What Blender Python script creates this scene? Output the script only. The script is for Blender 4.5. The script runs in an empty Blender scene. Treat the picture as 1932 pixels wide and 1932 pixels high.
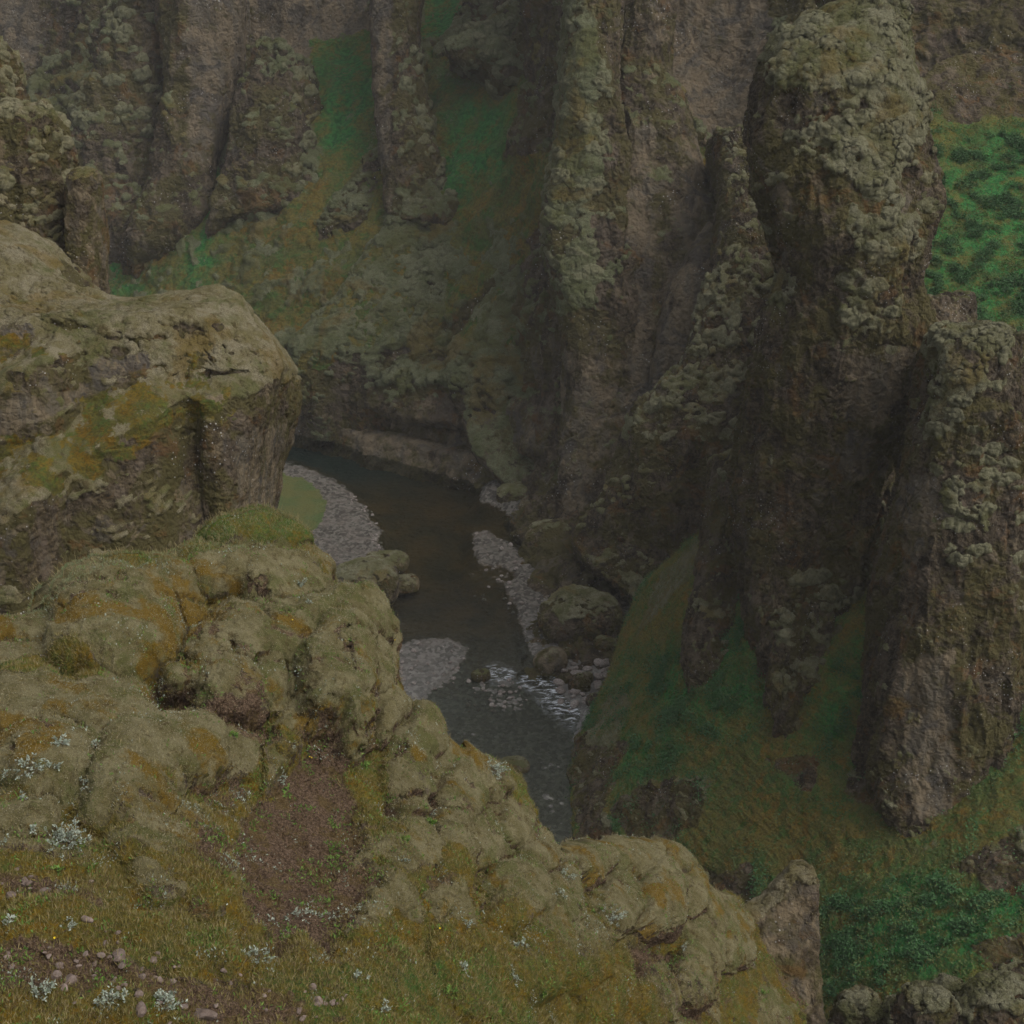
import bpy, math, random
import numpy as np
from concurrent.futures import ThreadPoolExecutor
R = math.radians
rng = np.random.default_rng(7)
random.seed(7)
scn = bpy.context.scene
col = scn.collection
f32 = np.float32

# ------------------------------------------------------------------ camera
CAMZ, PITCH, FOV = 60.0, 25.0, 40.0
cd = bpy.data.cameras.new('camera'); cam = bpy.data.objects.new('camera', cd); col.objects.link(cam)
cam.location = (0, 0, CAMZ); cam.rotation_euler = (R(90 - PITCH), 0, 0)
cd.sensor_width = 36; cd.angle = R(FOV); cd.clip_start = 0.2; cd.clip_end = 3000
scn.camera = cam
# ------------------------------------------------------------------ world, sun, exposure
SUN_EL, SUN_AZ = 54.0, 114.0       # azimuth clockwise from +Y (view direction): behind the camera, to the right
w = bpy.data.worlds.new("World"); scn.world = w; w.use_nodes = True
nt = w.node_tree; nt.nodes.clear()
sky = nt.nodes.new('ShaderNodeTexSky'); sky.sky_type = 'NISHITA'; sky.sun_disc = False
sky.sun_elevation = R(SUN_EL); sky.sun_rotation = R(SUN_AZ); sky.dust_density = 5.0; sky.air_density = 1.0; sky.ozone_density = 1.0
hs = nt.nodes.new('ShaderNodeHueSaturation'); hs.inputs['Saturation'].default_value = 0.30
bg = nt.nodes.new('ShaderNodeBackground'); bg.inputs[1].default_value = 0.148
wo = nt.nodes.new('ShaderNodeOutputWorld')
nt.links.new(sky.outputs[0], hs.inputs['Color']); nt.links.new(hs.outputs[0], bg.inputs[0]); nt.links.new(bg.outputs[0], wo.inputs[0])
sd = bpy.data.lights.new('sun', 'SUN'); sd.energy = 0.65; sd.angle = R(40); sd.color = (1.0, 0.93, 0.82)
sun = bpy.data.objects.new('sun', sd); col.objects.link(sun)
sun.rotation_euler = (R(90 - SUN_EL), 0, R(180 - SUN_AZ))
scn.view_settings.view_transform = 'Standard'; scn.view_settings.look = 'None'
scn.view_settings.gamma = 1.0; scn.view_settings.use_curve_mapping = False
scn.view_settings.exposure = 0.0
scn.cycles.max_bounces = 5; scn.cycles.diffuse_bounces = 3; scn.cycles.glossy_bounces = 2
scn.cycles.transmission_bounces = 2; scn.cycles.volume_bounces = 0; scn.cycles.transparent_max_bounces = 6
scn.cycles.use_denoising = True; scn.cycles.use_adaptive_sampling = True; scn.cycles.adaptive_threshold = .025; scn.cycles.adaptive_min_samples = 24
try: scn.cycles.denoising_prefilter = 'ACCURATE'
except Exception: pass

# ------------------------------------------------------------------ picture <-> world
TF = math.tan(R(FOV / 2)); cp, sp = math.cos(R(PITCH)), math.sin(R(PITCH))
CAM = np.array([0, 0, CAMZ])
def P(px, py, Y):
    """point at world depth Y seen at (px, py) of a 1932 px square picture"""
    px = np.asarray(px, float); py = np.asarray(py, float); Y = np.asarray(Y, float)
    u = (px / 966 - 1) * TF; v = (1 - py / 966) * TF
    dy = cp + v * sp; dz = -sp + v * cp
    return np.stack([u * Y / dy, Y + 0 * u, CAMZ + dz * Y / dy], -1)
def G(px, py, z=0.0):
    v = (1 - np.asarray(py, float) / 966) * TF
    return P(px, py, (z - CAMZ) * (cp + v * sp) / (-sp + v * cp))
def proj(p):
    y = p[..., 1]; z = p[..., 2] - CAMZ
    d = y * cp - z * sp; v = (y * sp + z * cp) / d; u = p[..., 0] / d
    return (u / TF + 1) * 966, (1 - v / TF) * 966, d

# ------------------------------------------------------------------ noise
LN = 32
_g = rng.normal(size=(LN ** 3, 3)).astype(f32); _g /= np.linalg.norm(_g, axis=1, keepdims=True)
_j = rng.random((LN ** 3, 3)).astype(f32); _r = rng.random(LN ** 3).astype(f32)
POOL = ThreadPoolExecutor(4)
def _par(fn, p):
    sh = p.shape[:-1]; q = np.ascontiguousarray(p.reshape(-1, 3), dtype=f32)
    ch = [q[i:i + 60000] for i in range(0, len(q), 60000)]
    out = list(POOL.map(fn, ch))
    if isinstance(out[0], tuple): return tuple(np.concatenate([o[k] for o in out]).reshape(sh) for k in range(len(out[0])))
    return np.concatenate(out).reshape(sh)
def _gn(q):
    fl = np.floor(q); fr = q - fl; i = fl.astype(np.int32)
    w_ = fr * fr * fr * (fr * (fr * 6 - 15) + 10); out = 0
    for dx in (0, 1):
        wx = w_[:, 0] if dx else 1 - w_[:, 0]; ix = (i[:, 0] + dx) % LN
        for dy in (0, 1):
            wy = w_[:, 1] if dy else 1 - w_[:, 1]; iy = (i[:, 1] + dy) % LN
            for dz in (0, 1):
                wz = w_[:, 2] if dz else 1 - w_[:, 2]; iz = (i[:, 2] + dz) % LN
                g = _g[(ix * LN + iy) * LN + iz]
                out = out + wx * wy * wz * (g[:, 0] * (fr[:, 0] - dx) + g[:, 1] * (fr[:, 1] - dy) + g[:, 2] * (fr[:, 2] - dz))
    return out * 1.6
def gn(p, s=1.0, off=0.0): return _par(_gn, p * s + off)
ROT = np.array([[.8, .6, 0], [-.48, .64, .6], [.36, -.48, .8]])
def fbm(p, s, octs=4, gain=.5, off=0.0, ridged=False):
    a, t, tot = 1.0, 0, 0.0; q = p * s + off
    for _ in range(octs):
        n = _par(_gn, q)
        if ridged: n = 1 - 2 * np.abs(n)
        t = t + a * n; tot += a; a *= gain; q = q @ ROT * 2.03 + 11.3
    return t / tot
def _wor(q, R3=(-1, 0, 1)):
    fl = np.floor(q if len(R3) == 3 else q - .5); fr = q - fl; i = fl.astype(np.int32)
    f1 = np.full(len(q), 9, f32); f2 = np.full(len(q), 9, f32); idv = np.zeros(len(q), f32)
    for dx in R3:
        for dy in R3:
            for dz in R3:
                k = (((i[:, 0] + dx) % LN) * LN + (i[:, 1] + dy) % LN) * LN + (i[:, 2] + dz) % LN
                j = _j[k]
                d = (dx + j[:, 0] - fr[:, 0]) ** 2 + (dy + j[:, 1] - fr[:, 1]) ** 2 + (dz + j[:, 2] - fr[:, 2]) ** 2
                m = d < f1
                f2 = np.where(m, f1, np.minimum(f2, d)); idv = np.where(m, _r[k], idv); f1 = np.where(m, d, f1)
    return np.sqrt(f1), np.sqrt(f2), idv
def wor(p, s=1.0, off=0.0): return _par(_wor, p * s + off)
def wor8(p, s=1.0, off=0.0): return _par(lambda q: _wor(q, (0, 1)), p * s + off)
def ss(a, b, x):
    t = np.clip((x - a) / (b - a), 0, 1); return t * t * (3 - 2 * t)

# ------------------------------------------------------------------ grids
def catmull(C, n, axis=0, dens=None):
    """resample control array along an axis to n samples (Catmull-Rom)"""
    C = np.moveaxis(np.asarray(C, float), axis, 0); m = len(C)
    t = np.linspace(0, m - 1, n) if dens is None else np.interp(np.linspace(0, 1, n), dens / dens[-1], np.arange(m))
    k = np.clip(np.floor(t).astype(int), 0, m - 2); f = (t - k).reshape((-1,) + (1,) * (C.ndim - 1))
    Cp = np.concatenate([[2 * C[0] - C[1]], C, [2 * C[-1] - C[-2]]])
    p0, p1, p2, p3 = Cp[k], Cp[k + 1], Cp[k + 2], Cp[k + 3]
    o = .5 * (2 * p1 + (p2 - p0) * f + (2 * p0 - 5 * p1 + 4 * p2 - p3) * f ** 2 + (3 * p1 - p0 - 3 * p2 + p3) * f ** 3)
    return np.moveaxis(o, 0, axis)
def normals(V, wrap=False, flip=1):
    if wrap:
        W = np.concatenate([V[:, -1:], V, V[:, :1]], 1); du = W[:, 2:] - W[:, :-2]
    else: du = np.gradient(V, axis=1)
    dv = np.gradient(V, axis=0)
    n = np.cross(du, dv) * flip
    return n / np.maximum(np.linalg.norm(n, axis=-1, keepdims=True), 1e-9)
OBJ = {}
def tag(o, label=None, cat=None, group=None, kind=None):
    if label: o['label'] = label
    if cat: o['category'] = cat
    if group: o['group'] = group
    if kind: o['kind'] = kind
    return o
def mesh_raw(name, verts, faces, mat=None, attrs=None, parent=None, origin=None, smooth=True, loops=None):
    verts = np.asarray(verts, f32).reshape(-1, 3)
    if origin is not None: verts = verts - np.asarray(origin, f32)
    me = bpy.data.meshes.new(name)
    faces = np.asarray(faces, np.int32); k = faces.shape[1]; nf = len(faces)
    me.vertices.add(len(verts)); me.vertices.foreach_set('co', verts.ravel())
    me.loops.add(nf * k); me.loops.foreach_set('vertex_index', faces.ravel())
    me.polygons.add(nf); me.polygons.foreach_set('loop_start', np.arange(0, nf * k, k, dtype=np.int32))
    try: me.polygons.foreach_set('loop_total', np.full(nf, k, np.int32))
    except Exception: pass
    me.update(calc_edges=True)
    if smooth: me.shade_smooth()
    else: me.shade_flat()
    for an, av in (attrs or {}).items():
        a = me.attributes.new(an, 'FLOAT', 'POINT'); a.data.foreach_set('value', np.asarray(av, f32).ravel())
    if mat: me.materials.append(mat)
    o = bpy.data.objects.new(name, me); col.objects.link(o)
    if origin is not None: o.location = [float(c) for c in origin]
    if parent: o.parent = parent
    return o
def grid_obj(name, V, mat, attrs=None, wrap=False, cap=False, origin=None, flip=False, parent=None):
    n, m = V.shape[:2]; idx = np.arange(n * m).reshape(n, m)
    if wrap: idx = np.concatenate([idx, idx[:, :1]], 1)
    q = np.stack([idx[:-1, :-1], idx[1:, :-1], idx[1:, 1:], idx[:-1, 1:]], -1).reshape(-1, 4)
    if flip: q = q[:, ::-1]
    return mesh_raw(name, V, q, mat, attrs, origin=origin, parent=parent)

# ------------------------------------------------------------------ materials
def S(*c): return (c[0], c[1], c[2], 1)
class NB:
    def __init__(s, name):
        s.m = bpy.data.materials.new(name); s.m.use_nodes = True; s.t = s.m.node_tree; s.t.nodes.clear()
        s.out = s.n('ShaderNodeOutputMaterial'); s.geo = s.n('ShaderNodeNewGeometry'); s.pos = s.geo.outputs['Position']
    def n(s, k, **kw):
        x = s.t.nodes.new(k)
        for a, b in kw.items(): setattr(x, a, b)
        return x
    def l(s, a, b): s.t.links.new(a, b)
    def put(s, sock, v):
        if isinstance(v, bpy.types.NodeSocket): s.l(v, sock)
        else: sock.default_value = v
    def vec(s, sx, sy, sz):
        x = s.n('ShaderNodeVectorMath', operation='MULTIPLY'); s.l(s.pos, x.inputs[0]); x.inputs[1].default_value = (sx, sy, sz); return x.outputs[0]
    def noise(s, scale, detail=4, rough=.55, vec=None, dist=0.0):
        x = s.n('ShaderNodeTexNoise'); s.l(vec or s.pos, x.inputs['Vector']); x.inputs['Scale'].default_value = scale
        x.inputs['Detail'].default_value = detail; x.inputs['Roughness'].default_value = rough; x.inputs['Distortion'].default_value = dist
        return x.outputs['Fac']
    def voro(s, scale, feat='F1', vec=None, out='Distance'):
        x = s.n('ShaderNodeTexVoronoi', feature=feat); s.l(vec or s.pos, x.inputs['Vector']); x.inputs['Scale'].default_value = scale
        return x.outputs[out]
    def ramp(s, v, a, b, lo=0.0, hi=1.0):
        x = s.n('ShaderNodeMapRange', interpolation_type='SMOOTHSTEP'); s.l(v, x.inputs[0])
        for i, q in zip((1, 2, 3, 4), (a, b, lo, hi)): x.inputs[i].default_value = q
        return x.outputs[0]
    def math(s, op, a, b=0.0):
        x = s.n('ShaderNodeMath', operation=op); s.put(x.inputs[0], a); s.put(x.inputs[1], b); return x.outputs[0]
    def mix(s, f, a, b):
        x = s.n('ShaderNodeMix', data_type='RGBA'); s.put(x.inputs[0], f); s.put(x.inputs[6], a); s.put(x.inputs[7], b); return x.outputs[2]
    def attr(s, name):
        x = s.n('ShaderNodeAttribute', attribute_name=name); return x.outputs['Fac']
    def bump(s, h, strength, dist, normal=None):
        x = s.n('ShaderNodeBump'); s.put(x.inputs['Strength'], strength); x.inputs['Distance'].default_value = dist; s.l(h, x.inputs['Height'])
        if normal: s.l(normal, x.inputs['Normal'])
        return x.outputs[0]
    def bsdf(s, colr, rough, normal=None, spec=.25):
        x = s.n('ShaderNodeBsdfPrincipled'); s.put(x.inputs['Base Color'], colr); s.put(x.inputs['Roughness'], rough)
        x.inputs['Specular IOR Level'].default_value = spec
        if normal: s.l(normal, x.inputs['Normal'])
        s.l(x.outputs[0], s.out.inputs[0]); return x

def land_material(name, sc=1.0, green=1.0, warm=0.0, gscale=1.0, och=0.0, mpale=1.0, mochre=1.0, mg=0.0, vsat=1.1, gval=1.0):
    """rock, moss, grass and soil blended by the vertex attributes moss, grass, pale, soil, lush"""
    b = NB(name)
    moss, grass, pale, soil, lush = (b.attr(k) for k in ('moss', 'grass', 'pale', 'soil', 'lush'))
    nL = b.noise(.11 * sc, 5, .6); nM = b.noise(.9 * sc, 6, .62); nF = b.noise(7 * sc, 6, .7); nS = b.noise(1.0, 5, .6, vec=b.vec(1.1 * sc, 1.1 * sc, .22 * sc))
    # rock
    nG = b.noise(3.2 * sc, 8, .75); nH = b.noise(14 * sc, 4, .75)
    rk = b.mix(b.ramp(nM, .38, .62), S(.074 + warm * .02, .057 + warm * .012, .035), S(.152 + warm * .035, .117 + warm * .022, .070))
    rk = b.mix(b.ramp(nG, .46, .60, 0, .75), rk, S(.042, .032, .024))
    rk = b.mix(b.ramp(nG, .36, .47, .6, 0), rk, S(.20, .158, .115))
    rk = b.mix(b.ramp(nH, .40, .62, .45, 0), rk, S(.035, .030, .025))
    rk = b.mix(b.ramp(nS, .50, .62, 0, .45), rk, S(.23, .18, .135))
    rk = b.mix(b.ramp(b.noise(.38 * sc, 6, .68, dist=.5), .44, .54, 0, .8), rk, S(.105, .092, .032))
    rk = b.mix(b.ramp(b.noise(.5 * sc, 6, .7, dist=.6), .55, .63, 0, .6), rk, S(.17, .092, .035))
    pl = b.mix(b.ramp(nM, .36, .62), S(.168 + warm * .02, .132 + warm * .012, .086), S(.238 + warm * .03, .188 + warm * .018, .122))
    pl = b.mix(b.ramp(nS, .46, .60, 0, .6), pl, S(.122, .113, .092))
    pl = b.mix(b.ramp(b.noise(.42 * sc, 6, .66, dist=1.2), .52, .60, 0, .75), pl, S(.088, .080, .072))
    pl = b.mix(b.ramp(nG, .50, .64, 0, .5), pl, S(.10, .085, .07))
    patch = b.ramp(b.noise(.55 * sc, 6, .66, dist=.8), .575, .61, 0, .7)
    pf = b.math('MAXIMUM', b.ramp(b.math('ADD', pale, b.math('MULTIPLY', b.math('SUBTRACT', nM, .5), 2.2)), .36, .74), patch)
    rk = b.mix(pf, rk, pl)
    spk = b.math('MULTIPLY', b.ramp(b.voro(4.2 * sc), .10, .20, 1, 0), b.ramp(b.noise(.30 * sc, 4), .52, .62))
    rk = b.mix(b.math('MULTIPLY', spk, .9), rk, S(.52, .51, .48))
    # soil and scree
    so = b.mix(b.ramp(nF, .36, .64), S(.085, .052, .030), S(.235, .160, .105))
    so = b.mix(b.ramp(b.noise(.7 * sc, 5, .65), .50, .60, 0, .7), so, S(.165, .115, .040))
    so = b.mix(b.ramp(nH, .38, .60, .5, 0), so, S(.04, .027, .018))
    # moss cushions
    mo = b.mix(b.ramp(b.noise(.8 * gscale, 6, .65), .38, .62), S((.190 - .04 * mg) * mpale, (.168 + .005 * mg) * mpale, .085 * mpale), S((.300 - .055 * mg) * mpale, (.270 - .01 * mg) * mpale, .160 * mpale ** 2))
    mo = b.mix(b.ramp(b.noise(.33 * gscale, 6, .68, dist=.4), .50, .60, 0, .75), mo, S(.130, .140, .050))
    mo = b.mix(b.ramp(b.noise(.28 * gscale, 6, .68, dist=.4), .53, .62, 0, .8 * mochre), mo, S(.225, .138, .026))
    mo = b.mix(b.ramp(b.noise(1.9 * gscale, 6, .72), .54, .64, 0, .7 - .3 * mg), mo, S(.105, .078, .036))
    mo = b.mix(b.ramp(b.noise(26 * gscale, 3, .75), .38, .62, .55, 0), mo, S(.06, .046, .024))
    mo = b.mix(b.ramp(moss, 1.2, 1.8, 0, .6), mo, b.mix(b.ramp(b.noise(5 * gscale, 5, .7), .36, .60), S(.17, .165, .095), S(.29, .28, .18)))
    # grass
    gr = b.mix(b.ramp(b.noise(.4 * gscale, 6, .68), .40, .60), S(.185 + .05 * och, .148, .042 - .008 * och), S(.110 + .04 * och, .125 - .01 * och, .040 - .005 * och))
    gr = b.mix(b.ramp(b.noise(.7 * gscale, 6, .68, dist=.5), .52, .61, 0, .75), gr, S(.215, .125, .030))
    gr = b.mix(b.ramp(b.noise(1.3 * gscale, 6, .68, dist=.5), .50, .60, 0, .75 * (1 - .75 * och)), gr, S(.055, .135, .036))
    gr = b.mix(b.ramp(b.noise(7 * gscale, 5, .75), .42, .62, 0, .65), gr, S(.058, .056, .024))
    gr = b.mix(b.math('MULTIPLY', lush, b.ramp(b.noise(.8 * gscale, 6, .72), .38, .56, .25, 1)), gr, b.mix(b.ramp(b.noise(4 * gscale, 4, .7), .4, .6), S(.030, .110, .036), S(.055, .200, .056)))
    h1_ = b.n('ShaderNodeHueSaturation'); h1_.inputs['Saturation'].default_value = vsat; h1_.inputs['Value'].default_value = gval; b.l(gr, h1_.inputs['Color']); gr = h1_.outputs[0]
    h2_ = b.n('ShaderNodeHueSaturation'); h2_.inputs['Saturation'].default_value = vsat; b.l(mo, h2_.inputs['Color']); mo = h2_.outputs[0]
    # blend
    wob = b.math('MULTIPLY', b.math('SUBTRACT', nM, .5), .9); wob2 = b.math('MULTIPLY', b.math('SUBTRACT', nF, .5), .8)
    wb = b.math('ADD', wob, wob2)
    c = b.mix(b.ramp(b.math('ADD', soil, wb), .40, .60), rk, so)
    fg = b.ramp(b.math('ADD', grass, wb), .42, .62); c = b.mix(fg, c, gr)
    fm = b.ramp(b.math('ADD', moss, wb), .42, .58); c = b.mix(fm, c, mo)
    veg = b.math('MAXIMUM', fg, fm)
    # fine relief
    hr = b.math('ADD', b.noise(2.2 * sc, 9, .68), b.math('MULTIPLY', b.voro(3.0 * sc, 'DISTANCE_TO_EDGE'), .5))
    n1 = b.bump(hr, 1.0, .55 / sc)
    hv = b.math('ADD', b.noise(22 * gscale, 4, .7), b.math('MULTIPLY', b.noise(4 * gscale, 4, .65), 2.0))
    n2 = b.bump(hv, .95, .13 / gscale)
    mx = b.n('ShaderNodeMix', data_type='VECTOR'); b.l(veg, mx.inputs[0]); b.l(n1, mx.inputs[4]); b.l(n2, mx.inputs[5])
    b.bsdf(c, .93, mx.outputs[1], .12)
    return b.m
M_far = land_material('far_land', .55, gscale=.5, mpale=.97, green=1.2, mochre=.6, mg=1.0, gval=1.10, vsat=1.05)
M_mid = land_material('mid_land', 1.0, gscale=.9, green=1.25, mpale=1.08, mochre=.5, mg=.5, gval=1.25, vsat=1.04)
M_left = land_material('outcrop_land', 1.2, gscale=1.2, warm=.5, och=.5, mochre=.5, mpale=1.15)
M_near = land_material('near_land', 2.6, vsat=1.12, gval=1.06, gscale=2.2, warm=.6, och=.7)

# ------------------------------------------------------------------ surface detail
def detail(V, wrap=False, flip=1, scale=1.0, rock=1.0, moss_bias=0.0, moss_amp=1.0, grass_m=None, grass_f=None,
           strata=.0, flute=1.0, macro=1.0, fix=None, seed=0.0, pal=None, lump=1.0, moss_m=None, moss_k=None, tuft=None):
    """adds relief to a grid of points: buttress scale, blocks, then moss cushions on whatever faces up"""
    N = normals(V, wrap, flip); s = scale
    px0, py0, _ = proj(V)
    gm = grass_m(px0, py0, V) if grass_m is not None else np.zeros(V.shape[:2])
    pl_ = np.zeros(V.shape[:2]) if pal is None else np.clip(pal(px0, py0, V), 0, 1)
    mm_ = np.zeros(V.shape[:2]) if moss_m is None else np.clip(moss_m(px0, py0, V), 0, 1)
    r = (1 - .85 * gm) * (1 - .65 * pl_) * (1 - .5 * mm_)
    Q = V + seed
    d = macro * 1.1 * s * r * fbm(Q, np.array([1, 1, .45]) / (7 * s), 3, .5)
    d = d + flute * .6 * s * r * (fbm(Q, np.array([1, 1, .14]) / (3.2 * s), 3, .5, off=5.1, ridged=True) * 1.5 - .35)
    V = V + N * d[..., None]
    N = normals(V, wrap, flip)
    Q = V + seed; Qw = Q + .5 * s * np.stack([gn(Q, .8 / s, 3.), gn(Q, .8 / s, 7.), gn(Q, .8 / s, 19.)], -1)
    f1, f2, idv = wor(Qw, np.array([1, 1, .62]) / (1.9 * s))
    g1, g2, jd = wor8(Qw, np.array([1, 1, 1.1]) / (.68 * s), 4.4)
    d = rock * r * s * (.42 * (idv - .5) * ss(.0, .3, f2 - f1) + .15 * (jd - .5) * ss(0, .3, g2 - g1) - .10 * (1 - ss(0, .12, f2 - f1)))
    d = d + rock * r * .26 * s * fbm(Q, 1.6 / s, 5, .62, off=2.2)
    if strata: d = d + strata * s * r * fbm(Q, np.array([.12, .12, 1.1]) / s, 3, .55, off=8.)
    V = V + N * d[..., None]
    N = normals(V, wrap, flip)
    # vegetation
    nb = .06 + fbm(Q, .33 / s, 4, .6, off=31.)
    Nz = N[..., 2]
    if V.shape[0] > 8:      # smooth the slope a little so that cushions form patches
        K = Nz
        for _ in range(2): K = (K + np.roll(K, 2, 0) + np.roll(K, -2, 0) + np.roll(K, 2, 1) + np.roll(K, -2, 1)) / 5
        Nz = K
    nb = nb + .45 * fbm(Q, 1.1 / s, 3, .6, off=13.)
    mo = ss(.42, .56, Nz + .62 * nb + moss_bias - .10) * (1 - gm * .65) * (1 - .9 * pl_)
    if moss_m is not None: mo = np.maximum(mo, ss(.34, .54, .82 * mm_ + .75 * nb) * ss(-.15, .20, Nz + .4 * nb))
    if moss_k is not None: mo = mo * moss_k(px0, py0, V)
    h1, h2, hid = wor(Q + .45 * s * gn(Q, 1.0 / s)[..., None], np.array([.62, .62, 1.4]) / (1.1 * s), 9.1)
    k1, k2, _ = wor8(Q, np.array([.9, .9, 1.2]) / (.42 * s), 2.7)
    cush = (.30 * np.sqrt(np.clip(1 - h1 * h1 * 1.0, 0, 1)) * (.55 + .9 * hid) + .06 * np.sqrt(np.clip(1 - k1 * k1 * 1.2, 0, 1))) * s * moss_amp * lump
    d = mo * cush + gm * (1 - mo) * s * (.22 * fbm(Q, np.array([.4, .4, 1.5]) / s, 4, .6, off=91., ridged=True) + .10 * fbm(Q, 1.1 / s, 4, .6, off=77.) + .25 * fbm(Q, .25 / s, 2, .5, off=55.))
    if tuft is not None:        # thick grey moss cushions clinging to the ribs
        a1, a2, ai = wor(Q + .3 * s * gn(Q, 1.1 / s, 40.)[..., None], np.array([.6, .6, 1.15]) / (1.25 * s), 15.5)
        t_ = np.clip(tuft(px0, py0, V), 0, 1) * ss(.55, .75, ai + .35 * fbm(Q, .5 / s, 3, .6, off=19.)) * np.clip(1 - (a1 / .58) ** 2, 0, 1) ** .5
        d = d + .38 * s * t_ * (1 + .35 * fbm(Q, 2.6 / s, 3)); mo = np.where(t_ > .12, 1 + ss(.12, .35, t_), mo * (1 - t_))
    V = V + (N * .75 + np.array([0, 0, .35])) * d[..., None]
    if fix is not None: V = fix(V)
    at = dict(moss=mo, grass=gm, pale=pl_, soil=np.zeros_like(mo), lush=np.zeros_like(mo))
    return V, at
def inpoly(px, py, poly):
    poly = np.asarray(poly, float); res = np.zeros(px.shape, bool); n = len(poly)
    dist = np.full(px.shape, 1e9)
    for i in range(n):
        x0, y0 = poly[i]; x1, y1 = poly[(i + 1) % n]
        c = ((y0 > py) != (y1 > py)) & (px < (x1 - x0) * (py - y0) / (y1 - y0 + 1e-9) + x0); res ^= c
        ex, ey = x1 - x0, y1 - y0; t = np.clip(((px - x0) * ex + (py - y0) * ey) / (ex * ex + ey * ey + 1e-9), 0, 1)
        dist = np.minimum(dist, np.hypot(px - x0 - t * ex, py - y0 - t * ey))
    return np.where(res, dist, -dist)
def region(polys, soft=22, wob=22, sc=.02):
    """soft membership of ground areas, edges broken by noise"""
    def f(px, py, V):
        q = np.stack([px * sc, py * sc, 0 * px], -1); nn = wob * fbm(q, 1.0, 4, .6, off=3.3)
        m = np.zeros(px.shape)
        for p in polys: m = np.maximum(m, ss(-soft, soft, inpoly(px, py, p) + nn))
        return m
    return f
BUF = []   # (V, N) of the finished surfaces, for standing plants and stones on them
def keep(name, V, wrap=False, flip=1, at=None): BUF.append((name, V.reshape(-1, 3), normals(V, wrap, flip).reshape(-1, 3), at))

def loft(name, rungs, df, db, nu, nv, mat, label=None, cat=None, group=None, kind=None, ex=2.6, keepit=False, pre=None, lean=None, **kw):
    """a standing mass of rock: rungs give its left and right edge and its depth, df / db how far it swells forwards and back"""
    rg = np.array([r[:5] for r in rungs], float)
    L = P(rg[:, 0], rg[:, 1], rg[:, 4]); Rr = P(rg[:, 2], rg[:, 3], rg[:, 4])
    top = (L[:1] + Rr[:1]) / 2
    seg = np.maximum(np.linalg.norm(np.diff((L + Rr) / 2, axis=0), axis=1), np.linalg.norm(np.diff(Rr, axis=0), axis=1) * .8)
    dens = np.concatenate([[0], np.cumsum(seg)])
    L = catmull(L, nv, dens=dens); Rr = catmull(Rr, nv, dens=dens)
    ncap = max(6, nv // 16)
    L = np.concatenate([np.linspace(top[0], L[0], ncap + 1)[:-1], L]); Rr = np.concatenate([np.linspace(top[0], Rr[0], ncap + 1)[:-1], Rr])
    gr = np.concatenate([np.linspace(.02, 1, ncap + 1)[:-1], np.ones(nv)])
    dfa = np.interp(np.linspace(0, 1, len(L)), np.linspace(0, 1, len(np.atleast_1d(df))), np.atleast_1d(df)) * gr
    dba = np.interp(np.linspace(0, 1, len(L)), np.linspace(0, 1, len(np.atleast_1d(db))), np.atleast_1d(db)) * gr
    th = np.linspace(0, 2 * np.pi, nu, endpoint=False)
    # more samples on the side one sees
    th = th - .45 * np.sin(th * 1.0 - np.pi / 2) * 0 
    c, s_ = np.cos(th), np.sin(th)
    e = 2 / ex; cx = np.sign(c) * np.abs(c) ** e; sy = np.sign(s_) * np.abs(s_) ** e
    mid = (L + Rr) / 2; half = (Rr - L) / 2
    V = mid[:, None] + half[:, None] * cx[None, :, None]
    off = np.where(sy > 0, -sy[None] * dfa[:, None], -sy[None] * dba[:, None])
    V = V + off[..., None] * np.array([0, 1., 0]) - np.maximum(off, 0)[..., None] * np.array([0, 0, .55])
    if pre is not None: V = pre(V)
    V, at = detail(V, True, 1, **kw)
    base = V[-1].mean(0) if kind is None else None
    o = grid_obj(name, V, mat, at, wrap=True, origin=base, flip=False)
    tag(o, label, cat, group, kind)
    if keepit: keep(name, V, True, 1, at)
    return o, V

def sheet(name, C, nu, nv, mat, kind='structure', keepit=False, pre=None, flip=1, **kw):
    C = np.array(C, float); W = P(C[..., 0], C[..., 1], C[..., 2])
    sv = np.linalg.norm(np.diff(W, axis=0), axis=2).mean(1) * 0 + 1
    V = catmull(catmull(W, nv, 0), nu, 1)
    if pre is not None: V = pre(V)
    V, at = detail(V, False, flip, **kw)
    return V, at

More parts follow.
